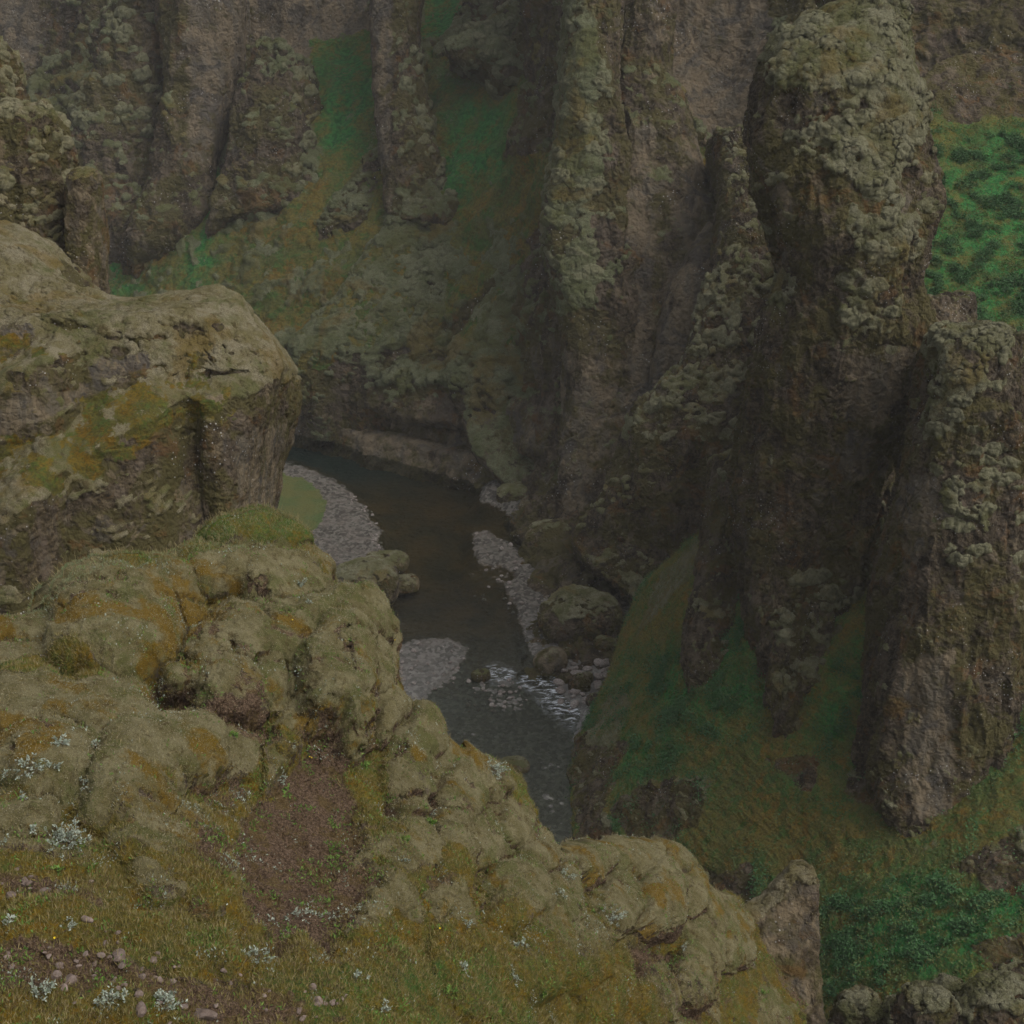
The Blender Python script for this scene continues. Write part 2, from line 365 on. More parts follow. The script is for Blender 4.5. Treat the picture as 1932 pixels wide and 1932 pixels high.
# ================================================================== FAR WALL (one sheet)
cols_ = [-400, -100, 100, 250, 400, 560, 700, 850, 960, 1060, 1150, 1260, 1400, 1600, 1800, 2000, 2400]
rows_ = [-420, -180, 0, 90, 180, 300, 450, 600, 700, 780, 850, 900, 960, 1050, 1150, 1300]
T_ = {  # depth at every row for a few columns
    -400: [262, 250, 242, 238, 232, 222, 208, 196, 190, 186, 182, 180, 178, 175, 172, 170],
    100: [232, 224, 216, 212, 205, 197, 186, 176, 170, 166, 163, 161, 160, 158, 156, 150],
    400: [208, 203, 199, 196, 192, 184, 172, 162, 157, 155, 153, 152, 151, 150, 148, 145],
    560: [204, 199, 196, 193, 184, 176, 166, 158, 154.5, 152.5, 149.5, 149, 148, 147, 146, 144],
    700: [208, 202, 196, 190, 182, 173, 163, 155, 150, 147, 144.5, 142.5, 142, 141, 140, 138],
    850: [210, 203, 195, 184, 176, 168, 159, 151, 146, 142.5, 140.5, 138.6, 137, 135, 133, 130],
    960: [205, 196, 186, 178, 170, 162, 153, 147, 143, 140, 137.5, 134.5, 131.0, 121, 112, 100],
    1060: [170, 164, 160, 156, 152, 148, 142, 137, 134, 131, 129, 128, 124, 116, 108, 96],
    1260: [165, 160, 156, 153, 149, 144, 138, 133, 129, 126, 124, 122.5, 121, 116, 108, 96],
    1400: [165, 159, 154, 151, 148, 142, 134, 127, 123, 120, 118, 116, 114, 111, 106, 98],
    1600: [158, 152, 147, 143, 138, 130, 122, 114, 110, 108, 106, 104, 102, 99, 96, 92],
    2400: [150, 142, 136, 132, 126, 118, 108, 100, 98, 96, 94, 92, 90, 88, 86, 84]}
kx = sorted(T_); TT = np.array([T_[k] for k in kx], float)
Yc = np.stack([np.interp(cols_, kx, TT[:, j]) for j in range(len(rows_))])
Cg = np.stack([np.tile(cols_, (len(rows_), 1)), np.tile(np.array(rows_)[:, None], (1, len(cols_))), Yc], -1)
far_grass = region([
    [(590, 80), (730, 60), (740, 250), (740, 420), (700, 520), (600, 640), (200, 640), (180, 430), (380, 430), (500, 430), (590, 330)],
    [(790, -200), (950, -200), (850, 60), (800, 90), (1000, 150), (960, 300), (1050, 290), (1050, 330), (990, 480), (900, 560), (780, 640), (730, 560), (840, 430), (800, 250)],
    [(440, 150), (462, 150), (420, 300), (400, 430), (380, 520), (340, 560), (370, 400), (425, 260)],
    [(180, 440), (240, 450), (300, 560), (180, 560)], [(1195, 120), (1300, 260), (1330, 330), (1270, 300)],
    [(1290, 280), (1430, 280), (1440, 420), (1380, 420)],
    [(700, 600), (780, 640), (640, 720), (560, 720)]], soft=16, wob=26)
def far_pale(px, py, V):
    m = region([[(1250, -100), (1460, -100), (1450, 270), (1330, 275), (1255, 130)], [(450, -200), (705, -200), (700, 110), (600, 130), (470, 120)], [(-200, -200), (110, -200), (80, 130), (-100, 160)]], 20, 30)(px, py, V) * .9
    return np.maximum(m, .55 * ss(730, 770, py) * (1 - ss(900, 940, py)) * (1 - ss(1040, 1070, px)))
def far_pre(V):
    px, py, _ = proj(V)
    N = normals(V, False, -1)
    q = np.stack([(px + .55 * py) * .012, (py - .3 * px) * .003, 0 * px], -1)      # gullies running down to the left
    k = 1 - ss(640, 760, py)
    lower = ss(600, 690, py) * (1 - ss(1040, 1080, px))
    d = 1.7 * fbm(q, 1.0, 3, .5, ridged=True) * k * (1 - ss(1080, 1200, px) * .7)
    # undercut river cliff with a pale shelf at the water
    wl = np.interp(px, [400, 560, 640, 750, 850, 930, 1000], [790, 808, 835, 870, 885, 893, 940])
    shelf = ss(-42, -26, py - wl) * (1 - ss(30, 60, py - wl)) * (1 - ss(930, 1000, px))
    under = ss(-95, -70, py - wl) * (1 - ss(-40, -26, py - wl)) * (1 - ss(960, 1040, px))
    brow = ss(-200, -150, py - wl) * (1 - ss(-95, -75, py - wl)) * (1 - ss(1000, 1050, px))
    d = d + 1.2 * brow - 2.4 * under + .5 * shelf
    return V + (N * np.array([1, 1, .35])) * d[..., None]
V, at = sheet('far_canyon_wall', Cg, 1250, 1000, M_far, flip=-1, pre=far_pre, scale=1.35, lump=1.5, grass_m=far_grass, pal=far_pale, moss_bias=.04, strata=.18, seed=3., moss_k=lambda px, py, V: (1 - .85 * ss(1440, 1520, px)) * (1 - .9 * np.maximum(ss(935, 960, px) * ss(900, 930, py), ss(765, 800, py) * (1 - ss(960, 1000, px)))), moss_m=lambda px, py, V: .38 * ss(330, 480, py) * (1 - ss(740, 770, py)) * (1 - ss(1040, 1080, px)))
px, py, _ = proj(V)
at['lush'] = region([[(850, 150), (960, 200), (940, 330), (860, 400), (830, 300)], [(600, 60), (720, 100), (690, 300), (600, 300)], [(440, 150), (462, 150), (420, 300), (400, 520), (340, 560), (370, 400), (425, 260)], [(780, -100), (950, -100), (850, 70), (790, 80)], [(180, 440), (240, 450), (280, 560), (180, 560)]], 30, 40)(px, py, V)
grid_obj('far_canyon_wall', V, M_far, at)
tag(bpy.data.objects['far_canyon_wall'], 'far mossy canyon wall of gullies and grass above the river bend', kind='structure')

# ================================================================== RIGHT SLOPE (apron)
A = [[(1390, 860, 112), (1410, 850, 100), (1480, 700, 96), (1600, 330, 110), (1760, 130, 122), (1930, 100, 124), (2300, 90, 122), (2700, 90, 122)],
     [(1330, 1020, 103), (1343, 988, 93), (1450, 950, 87), (1600, 800, 88), (1760, 420, 106), (1930, 380, 108), (2300, 380, 106), (2700, 380, 104)],
     [(1215, 1130, 106), (1230, 1103, 96), (1400, 1100, 83), (1600, 1050, 80), (1760, 800, 88), (1930, 700, 91), (2300, 700, 90), (2700, 700, 88)],
     [(1150, 1290, 99), (1162, 1275, 92), (1350, 1260, 79), (1550, 1250, 73), (1760, 1200, 71), (1930, 1050, 73), (2300, 1000, 74), (2700, 1000, 74)],
     [(1090, 1410, 91), (1105, 1400, 86.5), (1300, 1400, 76), (1500, 1420, 70), (1700, 1450, 66), (1930, 1400, 64), (2300, 1400, 60), (2700, 1400, 58)],
     [(1083, 1500, 84), (1093, 1500, 80.6), (1300, 1550, 71), (1500, 1600, 65), (1700, 1620, 60), (1930, 1600, 57), (2300, 1600, 54), (2700, 1600, 52)],
     [(1083, 1620, 78), (1093, 1610, 74.8), (1300, 1700, 66), (1500, 1750, 60), (1700, 1780, 54), (1930, 1780, 51), (2300, 1780, 48), (2700, 1780, 46)],
     [(1088, 1800, 69), (1098, 1790, 66), (1300, 1880, 59), (1500, 1930, 54), (1700, 1950, 49), (1930, 1950, 46), (2300, 1950, 43), (2700, 1950, 41)],
     [(1090, 2050, 60), (1110, 2050, 58), (1300, 2100, 52), (1500, 2150, 48), (1700, 2200, 44), (1930, 2200, 41), (2300, 2200, 38), (2700, 2200, 36)]]
rock_r = region([[(1085, 1390), (1180, 1400), (1150, 1530), (1180, 1600), (1085, 1650)], [(1150, 1530), (1220, 1480), (1330, 1470), (1330, 1560), (1200, 1620)],
                 [(1330, 1640), (1420, 1640), (1440, 1720), (1330, 1740)], [(1800, 1640), (1932, 1560), (1990, 1700), (1880, 1690)], [(1830, 1790), (2000, 1750), (2000, 1900), (1870, 1850)],
                 [(1700, -100), (2400, -100), (2400, 210), (1932, 225), (1800, 240), (1740, 200)], [(1870, 640), (2400, 560), (2400, 900), (1870, 900)], [(1440, 1430), (1560, 1420), (1530, 1500)],
                 [(1620, 1430), (1700, 1440), (1700, 1560), (1600, 1500)]], 14, 26)
V, at = sheet('right_slope', A, 1100, 1150, M_mid, flip=-1, scale=.8, grass_m=lambda px, py, V: 1 - .9 * rock_r(px, py, V), moss_bias=-.34, rock=.6, flute=.9, macro=.8, strata=.10, seed=21., lump=.8, moss_k=lambda px, py, V: 1 - .85 * ss(1700, 1760, px) * (1 - ss(230, 260, py)))
px, py, _ = proj(V)
at['lush'] = np.maximum(region([[(1750, 250), (1990, 230), (1990, 640), (1820, 640), (1760, 560), (1740, 440)], [(1370, 1120), (1440, 1000), (1450, 1120), (1440, 1240), (1370, 1260)],
                     [(1250, 1240), (1420, 1240), (1440, 1330), (1330, 1370), (1230, 1370)], [(1560, 1320), (1620, 1230), (1600, 1330), (1560, 1400), (1500, 1480), (1540, 1400)],
                     [(1700, 1650), (1990, 1640), (1990, 1760), (1820, 1860), (1560, 1850), (1550, 1700), (1640, 1660)], [(1180, 1400), (1300, 1380), (1230, 1480), (1170, 1470)]], 55, 80)(px, py, V),
                     .35 * ss(-.1, .5, fbm(V, .15, 3)))
at['moss'] = np.maximum(at['moss'], .9 * region([[(1345, 985), (1330, 1060), (1240, 1160), (1200, 1200), (1230, 1100)], [(1105, 1400), (1160, 1290), (1190, 1330), (1160, 1420)]], 16, 18)(px, py, V))
grid_obj('right_slope', V, M_mid, at)
tag(bpy.data.objects['right_slope'], 'grassy slope falling to the river under the tall rock pillars', kind='structure')
keep('right_slope', V, False, -1, at)

# ================================================================== FAR MASSES
far = dict(mat=M_far, kind='structure')
gsoft = lambda polys: region(polys, 14, 20)
def mass(name, rungs, df, db, nu=300, nv=420, **kw): return loft(name, rungs, df, db, nu, nv, **kw)
mass('rock_spur', [(300, -160, 420, -160, 192), (300, -60, 450, -60, 190), (308, 60, 452, 60, 188), (306, 150, 442, 150, 186), (298, 250, 425, 250, 183), (285, 330, 402, 330, 180), (245, 420, 392, 400, 176), (240, 490, 350, 475, 176), (250, 550, 330, 545, 178), (260, 600, 320, 600, 182)],
     [3, 5, 5, 4, 3], 14, mat=M_far, kind='structure', scale=1.2, strata=.1, moss_bias=-.12, pal=lambda px, py, V: .75 * ss(330, 370, px) * (1 - ss(250, 380, py)) , label='tall pale rock spur between two dark gullies at upper left')
mass('rock_spur', [(250, -30, 310, -50, 193), (182, 72, 305, 60, 191), (178, 130, 300, 140, 189), (140, 205, 300, 220, 187), (130, 300, 285, 320, 184), (170, 400, 270, 420, 180), (180, 480, 255, 490, 180), (190, 560, 250, 560, 184)],
     [3, 4, 4, 3], 14, mat=M_far, kind='structure', scale=1.2, strata=.25, moss_bias=-.02, seed=9., tuft=lambda px, py, V: 1 - ss(260, 330, py), label='mossy topped spur slanting down beside the pale wall at upper left')
mass('rock_spur', [(495, 78, 528, 78, 186), (468, 135, 575, 125, 183), (448, 200, 592, 200, 180), (432, 280, 594, 280, 177), (412, 350, 592, 335, 174), (396, 410, 588, 362, 172), (392, 450, 500, 400, 174), (400, 480, 450, 470, 180)],
     [1, 4, 4, 3, 2], 12, mat=M_far, kind='structure', scale=1.1, strata=.2, moss_bias=-.14, seed=14., tuft=lambda px, py, V: .9 * ss(520, 560, px), label='pointed rock spur between green gullies', ex=2.2)
mass('rock_fin', [(705, -200, 790, -200, 182), (704, -60, 788, -60, 179), (702, 60, 786, 60, 176), (706, 180, 800, 170, 172), (716, 260, 820, 260, 169), (724, 330, 838, 330, 167), (728, 380, 862, 370, 165), (745, 402, 866, 408, 163), (775, 425, 850, 425, 167), (780, 450, 820, 450, 174)],
     [2.5, 3, 3, 3.5, 2], 10, mat=M_far, kind='structure', scale=.95, strata=.12, moss_bias=-.03, seed=25., tuft=lambda px, py, V: ss(745, 775, px) * ss(60, 100, py), label='tall upright rock fin on the green slope', pal=lambda px, py, V: .6 * (1 - ss(735, 750, px)), ex=2.3)
mass('mossy_ledge', [(1000, -30, 1062, -30, 180), (955, 20, 1064, 20, 177), (885, 66, 1066, 60, 175), (850, 92, 1062, 105, 173), (905, 125, 1040, 135, 172), (930, 160, 1010, 165, 172), (950, 220, 990, 220, 173)],
     [2, 3, 3, 1], 10, mat=M_far, kind='structure', scale=1.1, strata=.25, moss_bias=.28, seed=33., tuft=lambda px, py, V: .9 + 0 * px, label='moss covered ledge beside the green gully')
mass('rock_buttress', [(1020, 90, 1075, 90, 168), (1000, 160, 1080, 160, 165), (985, 230, 1080, 230, 162), (972, 290, 1070, 285, 159), (985, 325, 1040, 325, 159), (1000, 370, 1020, 370, 160)],
     [2, 3, 3, 1], 10, mat=M_far, kind='structure', scale=.9, strata=.2, moss_bias=.05, seed=41., nu=220, nv=260, label='dark buttress below the mossy ledge')
mass('rock_rib', [(590, 290, 625, 285, 177), (545, 370, 630, 340, 173), (485, 455, 605, 395, 169.5), (455, 520, 560, 460, 168), (470, 580, 540, 560, 168)],
     [1, 2, 2, 1], 7, mat=M_far, kind='structure', scale=.9, strata=.3, moss_bias=.15, seed=47., nu=220, nv=240, label='low rib of layered rock under the pointed spur')
mass('rock_rib', [(700, 285, 724, 285, 172), (655, 350, 724, 340, 169.5), (610, 410, 700, 400, 166), (590, 470, 660, 460, 165)],
     [1, 1.6, 1.5, 1], 6, mat=M_far, kind='structure', scale=.8, strata=.3, moss_bias=.1, seed=49., nu=180, nv=200, label='small slanting rib left of the rock fin')
mass('mossy_shoulder', [(1005, 380, 1090, 380, 158), (985, 470, 1100, 470, 153.5), (940, 540, 1110, 540, 150), (880, 620, 1110, 610, 146.8), (850, 700, 1100, 690, 143.5), (870, 770, 1090, 770, 140.5), (900, 850, 1080, 850, 136), (960, 920, 1075, 930, 132)],
     [2, 4, 5, 4, 2, 1], 10, mat=M_far, kind='structure', scale=1.0, strata=.12, moss_bias=.32, seed=52., nu=420, nv=420, lump=1.7, rock=.6, moss_m=lambda px, py, V: .62 * (1 - ss(690, 740, py)), grass_m=region([[(1000, 380), (1040, 400), (960, 560), (900, 640), (860, 640), (960, 470)], [(980, 560), (1060, 560), (960, 690), (900, 690)]], 12, 50), label='broad moss cushioned shoulder above the river bend', pal=lambda px, py, V: .5 * ss(760, 800, py))
mass('mossy_shoulder', [(740, 420, 800, 420, 162), (690, 480, 850, 480, 159), (640, 560, 860, 560, 155), (560, 640, 880, 640, 151.8), (552, 690, 880, 710, 149.5), (570, 760, 880, 770, 148), (600, 830, 870, 850, 147)],
     [1, 2.5, 3.5, 3, 1, 0], 9, mat=M_far, kind='structure', scale=1.0, strata=.12, moss_bias=.26, seed=57., nu=420, nv=380, lump=1.9, rock=.6, moss_m=lambda px, py, V: .60 * (1 - ss(690, 740, py)), grass_m=region([[(740, 420), (800, 440), (760, 640), (560, 700), (560, 640), (640, 480)]], 12, 60), label='mossy rise with small rock steps left of the broad shoulder')

# ================================================================== MIDDLE CLIFF
mass('cliff_rib', [(1085, -160, 1165, -160, 148), (1078, -40, 1166, -40, 146), (1066, 120, 1160, 120, 143), (1058, 230, 1168, 230, 141), (1036, 330, 1180, 330, 139), (1030, 420, 1195, 430, 137), (1048, 520, 1205, 530, 134), (1062, 640, 1195, 640, 131.5), (1062, 760, 1180, 760, 129), (1058, 860, 1160, 860, 126.5), (1060, 970, 1130, 970, 123.5), (1065, 1020, 1120, 1020, 121)],
     [2, 3.5, 4, 3, 2.5], 10, nu=380, nv=700, mat=M_far, kind='structure', scale=.95, moss_bias=-.08, seed=61., strata=.1, tuft=lambda px, py, V: (1 - ss(1120, 1160, px)) * (1 - ss(480, 560, py)), moss_m=lambda px, py, V: .75 * (1 - ss(1110, 1150, px)) * (1 - ss(560, 620, py)), label='mossy edged rib at the left end of the middle cliff', pal=lambda px, py, V: .6 * ss(560, 700, py))
mass('cliff_face', [(1150, -160, 1262, -160, 152), (1152, -40, 1262, -40, 150), (1160, 100, 1265, 120, 148), (1165, 200, 1300, 240, 144), (1160, 300, 1335, 340, 141), (1145, 400, 1378, 420, 138), (1135, 550, 1368, 550, 135), (1115, 700, 1335, 700, 131.5), (1095, 800, 1290, 800, 128.5), (1078, 900, 1210, 900, 125.5), (1072, 985, 1150, 985, 123), (1080, 1050, 1130, 1050, 120)],
     [1.5, 3, 4, 4, 3], 12, nu=440, nv=700, mat=M_far, kind='structure', scale=1.15, moss_bias=-.22, rock=.8, seed=66., flute=1.3, label='tall bare cliff face with vertical pale streaks', pal=lambda px, py, V: .40 + .35 * np.sin(px * .03) ** 2 * ss(200, 300, py))
mass('cliff_fin', [(1335, 420, 1372, 425, 133), (1300, 480, 1374, 480, 131), (1262, 560, 1372, 560, 129.5), (1240, 650, 1345, 650, 128), (1228, 730, 1315, 735, 127), (1235, 790, 1290, 790, 125)],
     [1.5, 2.5, 2.5, 1.5], 8, nu=260, nv=340, mat=M_far, kind='structure', scale=.8, moss_bias=-.3, rock=.6, seed=71., warm=0, label='reddish smooth fin leaning on the cliff face') if False else \
mass('cliff_fin', [(1335, 420, 1372, 425, 133), (1300, 480, 1374, 480, 131), (1262, 560, 1372, 560, 129.5), (1240, 650, 1345, 650, 128), (1228, 730, 1315, 735, 127), (1235, 790, 1290, 790, 125)],
     [1.5, 2.5, 2.5, 1.5], 8, nu=260, nv=340, mat=M_far, kind='structure', scale=.8, moss_bias=-.3, rock=.6, seed=71., label='reddish smooth fin leaning on the cliff face', pal=lambda px, py, V: .75 + 0 * px)
mass('mossy_buttress', [(1350, 250, 1450, 250, 134), (1370, 400, 1460, 400, 128), (1345, 540, 1450, 540, 123), (1300, 680, 1450, 680, 119), (1215, 770, 1440, 790, 116), (1175, 870, 1430, 890, 114), (1140, 940, 1420, 960, 113), (1095, 1000, 1400, 1030, 112.5), (1110, 1060, 1350, 1080, 110), (1190, 1120, 1290, 1130, 106.5), (1200, 1180, 1260, 1180, 103)],
     [2, 3, 4, 4, 3, 2], 10, nu=440, nv=640, mat=M_mid, kind='structure', scale=1.0, moss_bias=-.10, seed=75., tuft=lambda px, py, V: .8 * ss(480, 560, py) * (1 - ss(760, 860, py)), strata=.1, lump=.9, label='mossy lower buttress below the bare cliff face')

# ================================================================== TALL PILLARS (right)
def pillarpale(polys): 
    f = region(polys, 16, 26)
    return lambda px, py, V: .72 * f(px, py, V)
o, V = mass('rock_pillar', [(1570, -160, 1690, -160, 96), (1600, -60, 1690, -60, 92), (1600, 0, 1690, 0, 90), (1505, 52, 1702, 80, 87), (1450, 120, 1728, 170, 85), (1432, 225, 1745, 262, 83.5), (1440, 320, 1764, 370, 82), (1470, 410, 1752, 450, 81), (1490, 510, 1728, 520, 81), (1450, 610, 1742, 610, 81), (1410, 740, 1757, 720, 81), (1392, 860, 1690, 840, 81), (1395, 980, 1650, 960, 80.6), (1418, 1080, 1632, 1080, 79), (1428, 1190, 1608, 1180, 76), (1446, 1290, 1578, 1290, 73.4), (1468, 1390, 1550, 1390, 71.8), (1480, 1450, 1536, 1450, 71.2), (1490, 1520, 1525, 1520, 71)],
     [2.5, 4, 4, 3.5, 3.5, 3, 2, 1], 8, nu=640, nv=1150, mat=M_mid, scale=.72, moss_bias=-.13, seed=80., moss_m=region([[(1440, 110), (1500, 30), (1720, -60), (1745, 250), (1700, 300), (1600, 420), (1560, 330), (1620, 200), (1500, 160)], [(1640, 420), (1720, 420), (1720, 480), (1640, 470)], [(1420, 500), (1500, 500), (1500, 560), (1420, 560)], [(1600, 520), (1680, 520), (1660, 620), (1600, 600)]], 40, 60), flute=1.2, tuft=region([[(1450, 110), (1500, 30), (1720, -60), (1750, 180), (1740, 480), (1640, 480), (1620, 300), (1560, 250), (1440, 280)], [(1440, 280), (1500, 270), (1500, 420), (1440, 420)], [(1590, 520), (1700, 510), (1680, 640), (1590, 640)], [(1480, 1060), (1640, 1120), (1600, 1230), (1450, 1200)]], 30, 50), lump=1.2, ex=2.3,
     label='tallest rock pillar with a moss covered broad head', cat='rock pillar', group='rock pillars on the right slope',
     pal=pillarpale([[(1590, 670), (1700, 640), (1765, 700), (1650, 800), (1640, 900), (1560, 920), (1590, 800)], [(1455, 300), (1490, 340), (1500, 470), (1480, 520), (1450, 540), (1490, 450)], [(1690, 330), (1735, 330), (1735, 440), (1690, 430)]]), keepit=True)
mass('rock_pillar', [(1355, 870, 1440, 850, 90), (1345, 950, 1452, 950, 87.5), (1335, 1010, 1445, 1020, 85.8), (1318, 1090, 1418, 1090, 84.2), (1303, 1180, 1405, 1180, 82), (1296, 1240, 1390, 1240, 80.6), (1300, 1300, 1380, 1300, 80.5), (1300, 1360, 1370, 1360, 80.5)],
     [1.5, 2.2, 2, 1.5], 5, nu=260, nv=420, mat=M_mid, scale=.6, moss_bias=-.2, seed=86., ex=2.3, label='short dark pillar left of the cave hollow', cat='rock pillar', group='rock pillars on the right slope')
mass('rock_pillar', [(1780, 622, 1908, 618, 73), (1762, 665, 1918, 660, 72), (1748, 760, 1926, 760, 71.5), (1722, 880, 1932, 880, 71), (1695, 1020, 1932, 1020, 70), (1660, 1180, 1928, 1180, 68.5), (1640, 1340, 1922, 1350, 66.8), (1642, 1470, 1916, 1500, 64.6), (1690, 1560, 1908, 1600, 62.4), (1790, 1630, 1895, 1680, 60.6), (1800, 1700, 1890, 1740, 60.5)],
     [1.5, 3, 3.5, 3.5, 3, 1], 6, nu=560, nv=960, mat=M_mid, scale=.6, moss_bias=-.14, seed=92., lump=1.1, tuft=region([[(1740, 610), (1920, 610), (1900, 700), (1830, 820), (1740, 820)], [(1790, 860), (1930, 840), (1930, 1080), (1790, 1060)]], 30, 50), moss_m=lambda px, py, V: .62 * region([[(1750, 620), (1900, 610), (1860, 720), (1790, 800), (1740, 760)], [(1780, 900), (1880, 900), (1860, 1000), (1770, 960)]], 20, 30)(px, py, V), flute=1.2, ex=2.4, label='dark rock pillar at the right edge with grey moss tufts', cat='rock pillar', group='rock pillars on the right slope',
     pal=pillarpale([[(1700, 1240), (1800, 1220), (1800, 1540), (1700, 1550)], [(1700, 900), (1790, 890), (1790, 980), (1720, 1080)]]), keepit=True)
mass('rock_wall', [(1620, 560, 1830, 560, 89), (1630, 700, 1850, 700, 87), (1664, 850, 1850, 850, 83), (1658, 1000, 1830, 1000, 79), (1636, 1160, 1780, 1160, 75.5), (1606, 1270, 1750, 1270, 73), (1575, 1350, 1720, 1360, 71.6), (1560, 1430, 1690, 1450, 71)],
     [1, 1.2, 1, .5], 7, nu=300, nv=520, mat=M_mid, kind='structure', scale=.7, moss_bias=-.1, seed=97., label='recessed rock wall in the dark slot between the two pillars', pal=lambda px, py, V: .5 * (1 - ss(850, 950, py)))

# ================================================================== LEFT OUTCROPS
o, V = mass('rock_outcrop', [(-500, 300, 20, 430, 63), (-500, 330, 62, 448, 62), (-500, 380, 112, 500, 61), (-500, 420, 152, 546, 60), (-500, 450, 215, 562, 59.5), (-500, 470, 300, 560, 59), (-500, 490, 425, 556, 58.5), (-500, 540, 478, 600, 58), (-500, 600, 508, 632, 57.6), (-500, 660, 530, 668, 57.2), (-500, 720, 534, 705, 57), (-500, 800, 516, 780, 56.5), (-500, 880, 502, 860, 56), (-500, 1000, 488, 985, 55), (-500, 1150, 490, 1120, 54), (-500, 1400, 500, 1360, 52), (-500, 1700, 490, 1660, 50)],
     [2, 4, 5, 6, 6.5, 7, 7], 12, nu=1300, nv=1000, mat=M_left, scale=.62, moss_bias=.04, seed=101., flute=.3, macro=.9, rock=.62, strata=.10, lump=.8, ex=3.2,
     label='big brown rock outcrop with slanting mossy ledges above the river', cat='rock outcrop', keepit=True,
     pre=lambda V: (lambda q: V + np.array([0, -1., 0.0]) * (
         np.interp(q[0], [-400, 100, 400, 560], [3.0, 2.8, 1.5, 1.1]) * ss(0, 1, (q[1] - np.interp(q[0], [-400, 0, 150, 280, 400, 470, 560], [960, 850, 765, 722, 712, 698, 690])) / np.interp(q[0], [-400, 100, 400, 560], [110, 95, 24, 16]))
         + 2.0 * ss(-3, 34, q[1] - np.interp(q[0], [-400, 0, 110, 150], [860, 672, 620, 630])) * (1 - ss(110, 160, q[0]))
         + .6 * ss(355, 425, q[0]) * (1 - ss(690, 716, q[1])) * ss(560, 600, q[1])
         - 1.2 * np.exp(-((q[0] - 350 - .12 * (q[1] - 700)) / 34) ** 2) * ss(700, 760, q[1]) )[..., None])(proj(V)),
     moss_m=region([[(-20, 425), (60, 435), (120, 510), (90, 520), (40, 470), (-20, 470)], [(190, 552), (440, 548), (480, 600), (555, 670), (540, 700), (440, 620), (330, 600), (240, 590)], [(395, 700), (550, 680), (550, 712), (400, 730)]], 12, 14),
     grass_m=region([[(-400, 960), (0, 850), (150, 770), (280, 725), (400, 708), (400, 760), (300, 800), (160, 900), (0, 930), (-400, 1080)], [(-400, 850), (0, 668), (100, 622), (120, 650), (60, 680), (0, 710), (-400, 920)]], 44, 110),
     pal=pillarpale([[(0, 620), (90, 600), (60, 650), (0, 680)], [(-60, 760), (60, 740), (130, 730), (200, 660), (200, 740), (60, 810), (-60, 840)], [(440, 820), (540, 800), (525, 985), (440, 985)], [(380, 735), (430, 745), (430, 790), (385, 780)], [(180, 670), (300, 660), (290, 700), (190, 730)]]))
mass('rock_pillar', [(-220, 40, -20, 60, 76), (-240, 120, 5, 160, 76), (-240, 160, 30, 200, 75.5), (-240, 190, 92, 212, 75), (-240, 230, 116, 262, 74.6), (-240, 320, 114, 345, 74), (-240, 420, 135, 420, 73.4), (-240, 560, 150, 560, 72), (-240, 700, 160, 700, 70)],
     [1.5, 2.5, 3, 3], 6, nu=460, nv=520, mat=M_left, scale=.6, moss_bias=.06, seed=111., flute=1.0, tuft=lambda px, py, V: 1 - ss(420, 470, py), label='dark mossy pillar rising behind the outcrop at the left edge', cat='rock pillar', group='rock pillars at the left edge')
mass('rock_pillar', [(143, 322, 176, 322, 72.4), (130, 336, 184, 334, 72.2), (124, 372, 183, 370, 72), (128, 450, 188, 450, 71.4), (130, 520, 193, 540, 70.8), (130, 620, 196, 620, 70)],
     [1.2, 1.3, 1.4], 2.2, nu=220, nv=360, mat=M_left, scale=.36, moss_bias=-.05, seed=117., flute=.6, label='slim round topped rock pillar behind the outcrop', cat='rock pillar', group='rock pillars at the left edge', pal=lambda px, py, V: .45 + 0 * px)

# ================================================================== RIVER BED, BARS, WATER
gx = np.linspace(-75, 45, 1150); gy = np.linspace(58, 178, 1150)
X, Y_ = np.meshgrid(gx, gy); V = np.stack([X, Y_, 0 * X], -1); px, py, _ = proj(V)
qn = np.stack([X, Y_, 0 * X], -1)
wobble = 15 * fbm(qn, .35, 6, .68) 
def bar(poly): return inpoly(px, py, poly) + wobble
crescent = bar([(400, 880), (535, 876), (590, 893), (640, 920), (680, 958), (706, 1000), (712, 1030), (735, 1070), (720, 1110), (640, 1130), (560, 1100), (400, 1050)])
lawn = bar([(300, 895), (535, 893), (590, 915), (618, 950), (618, 985), (590, 1010), (560, 1020), (500, 1080), (300, 1080)])
bar2 = bar([(700, 1250), (740, 1225), (800, 1214), (850, 1210), (876, 1225), (862, 1262), (820, 1290), (780, 1320), (700, 1330)])
bar3 = bar([(900, 1010), (925, 1008), (955, 1030), (990, 1058), (1040, 1075), (1075, 1070), (1190, 1080), (1250, 1200), (1200, 1300), (1120, 1345), (1075, 1310), (1060, 1262), (1012, 1230), (998, 1180), (978, 1140), (955, 1105), (985, 1090), (945, 1062), (908, 1058), (900, 1035)])
sand = bar([(885, 1083), (920, 1074), (985, 1080), (1000, 1100), (985, 1125), (940, 1112), (900, 1105)])
bar4 = bar([(1120, 1330), (1110, 1400), (1300, 1400), (1300, 1200)])
riff = bar([(885, 1285), (950, 1278), (985, 1300), (990, 1330), (950, 1335), (900, 1310)])
bank = bar([(920, 893), (935, 905), (920, 935), (980, 965), (1000, 975), (1040, 1010), (1300, 1010), (1300, 700), (920, 880)])
near_ = bar([(700, 1330), (800, 1310), (860, 1350), (980, 1400), (1100, 1420), (1110, 1700), (600, 1700)])
deep = -1.25 + .35 * ss(800, 1000, py) + .55 * ss(1080, 1260, py)
h = deep.copy()
for b_, top, sl in ((crescent, .32, 26), (bar2, .16, 22), (bar3, .26, 24), (bar4, .6, 30), (bank, .9, 26), (sand, -.04, 26), (riff, -.02, 18)):
    h = np.maximum(h, deep + (top - deep) * ss(-sl * 1.6, sl * .35, b_))
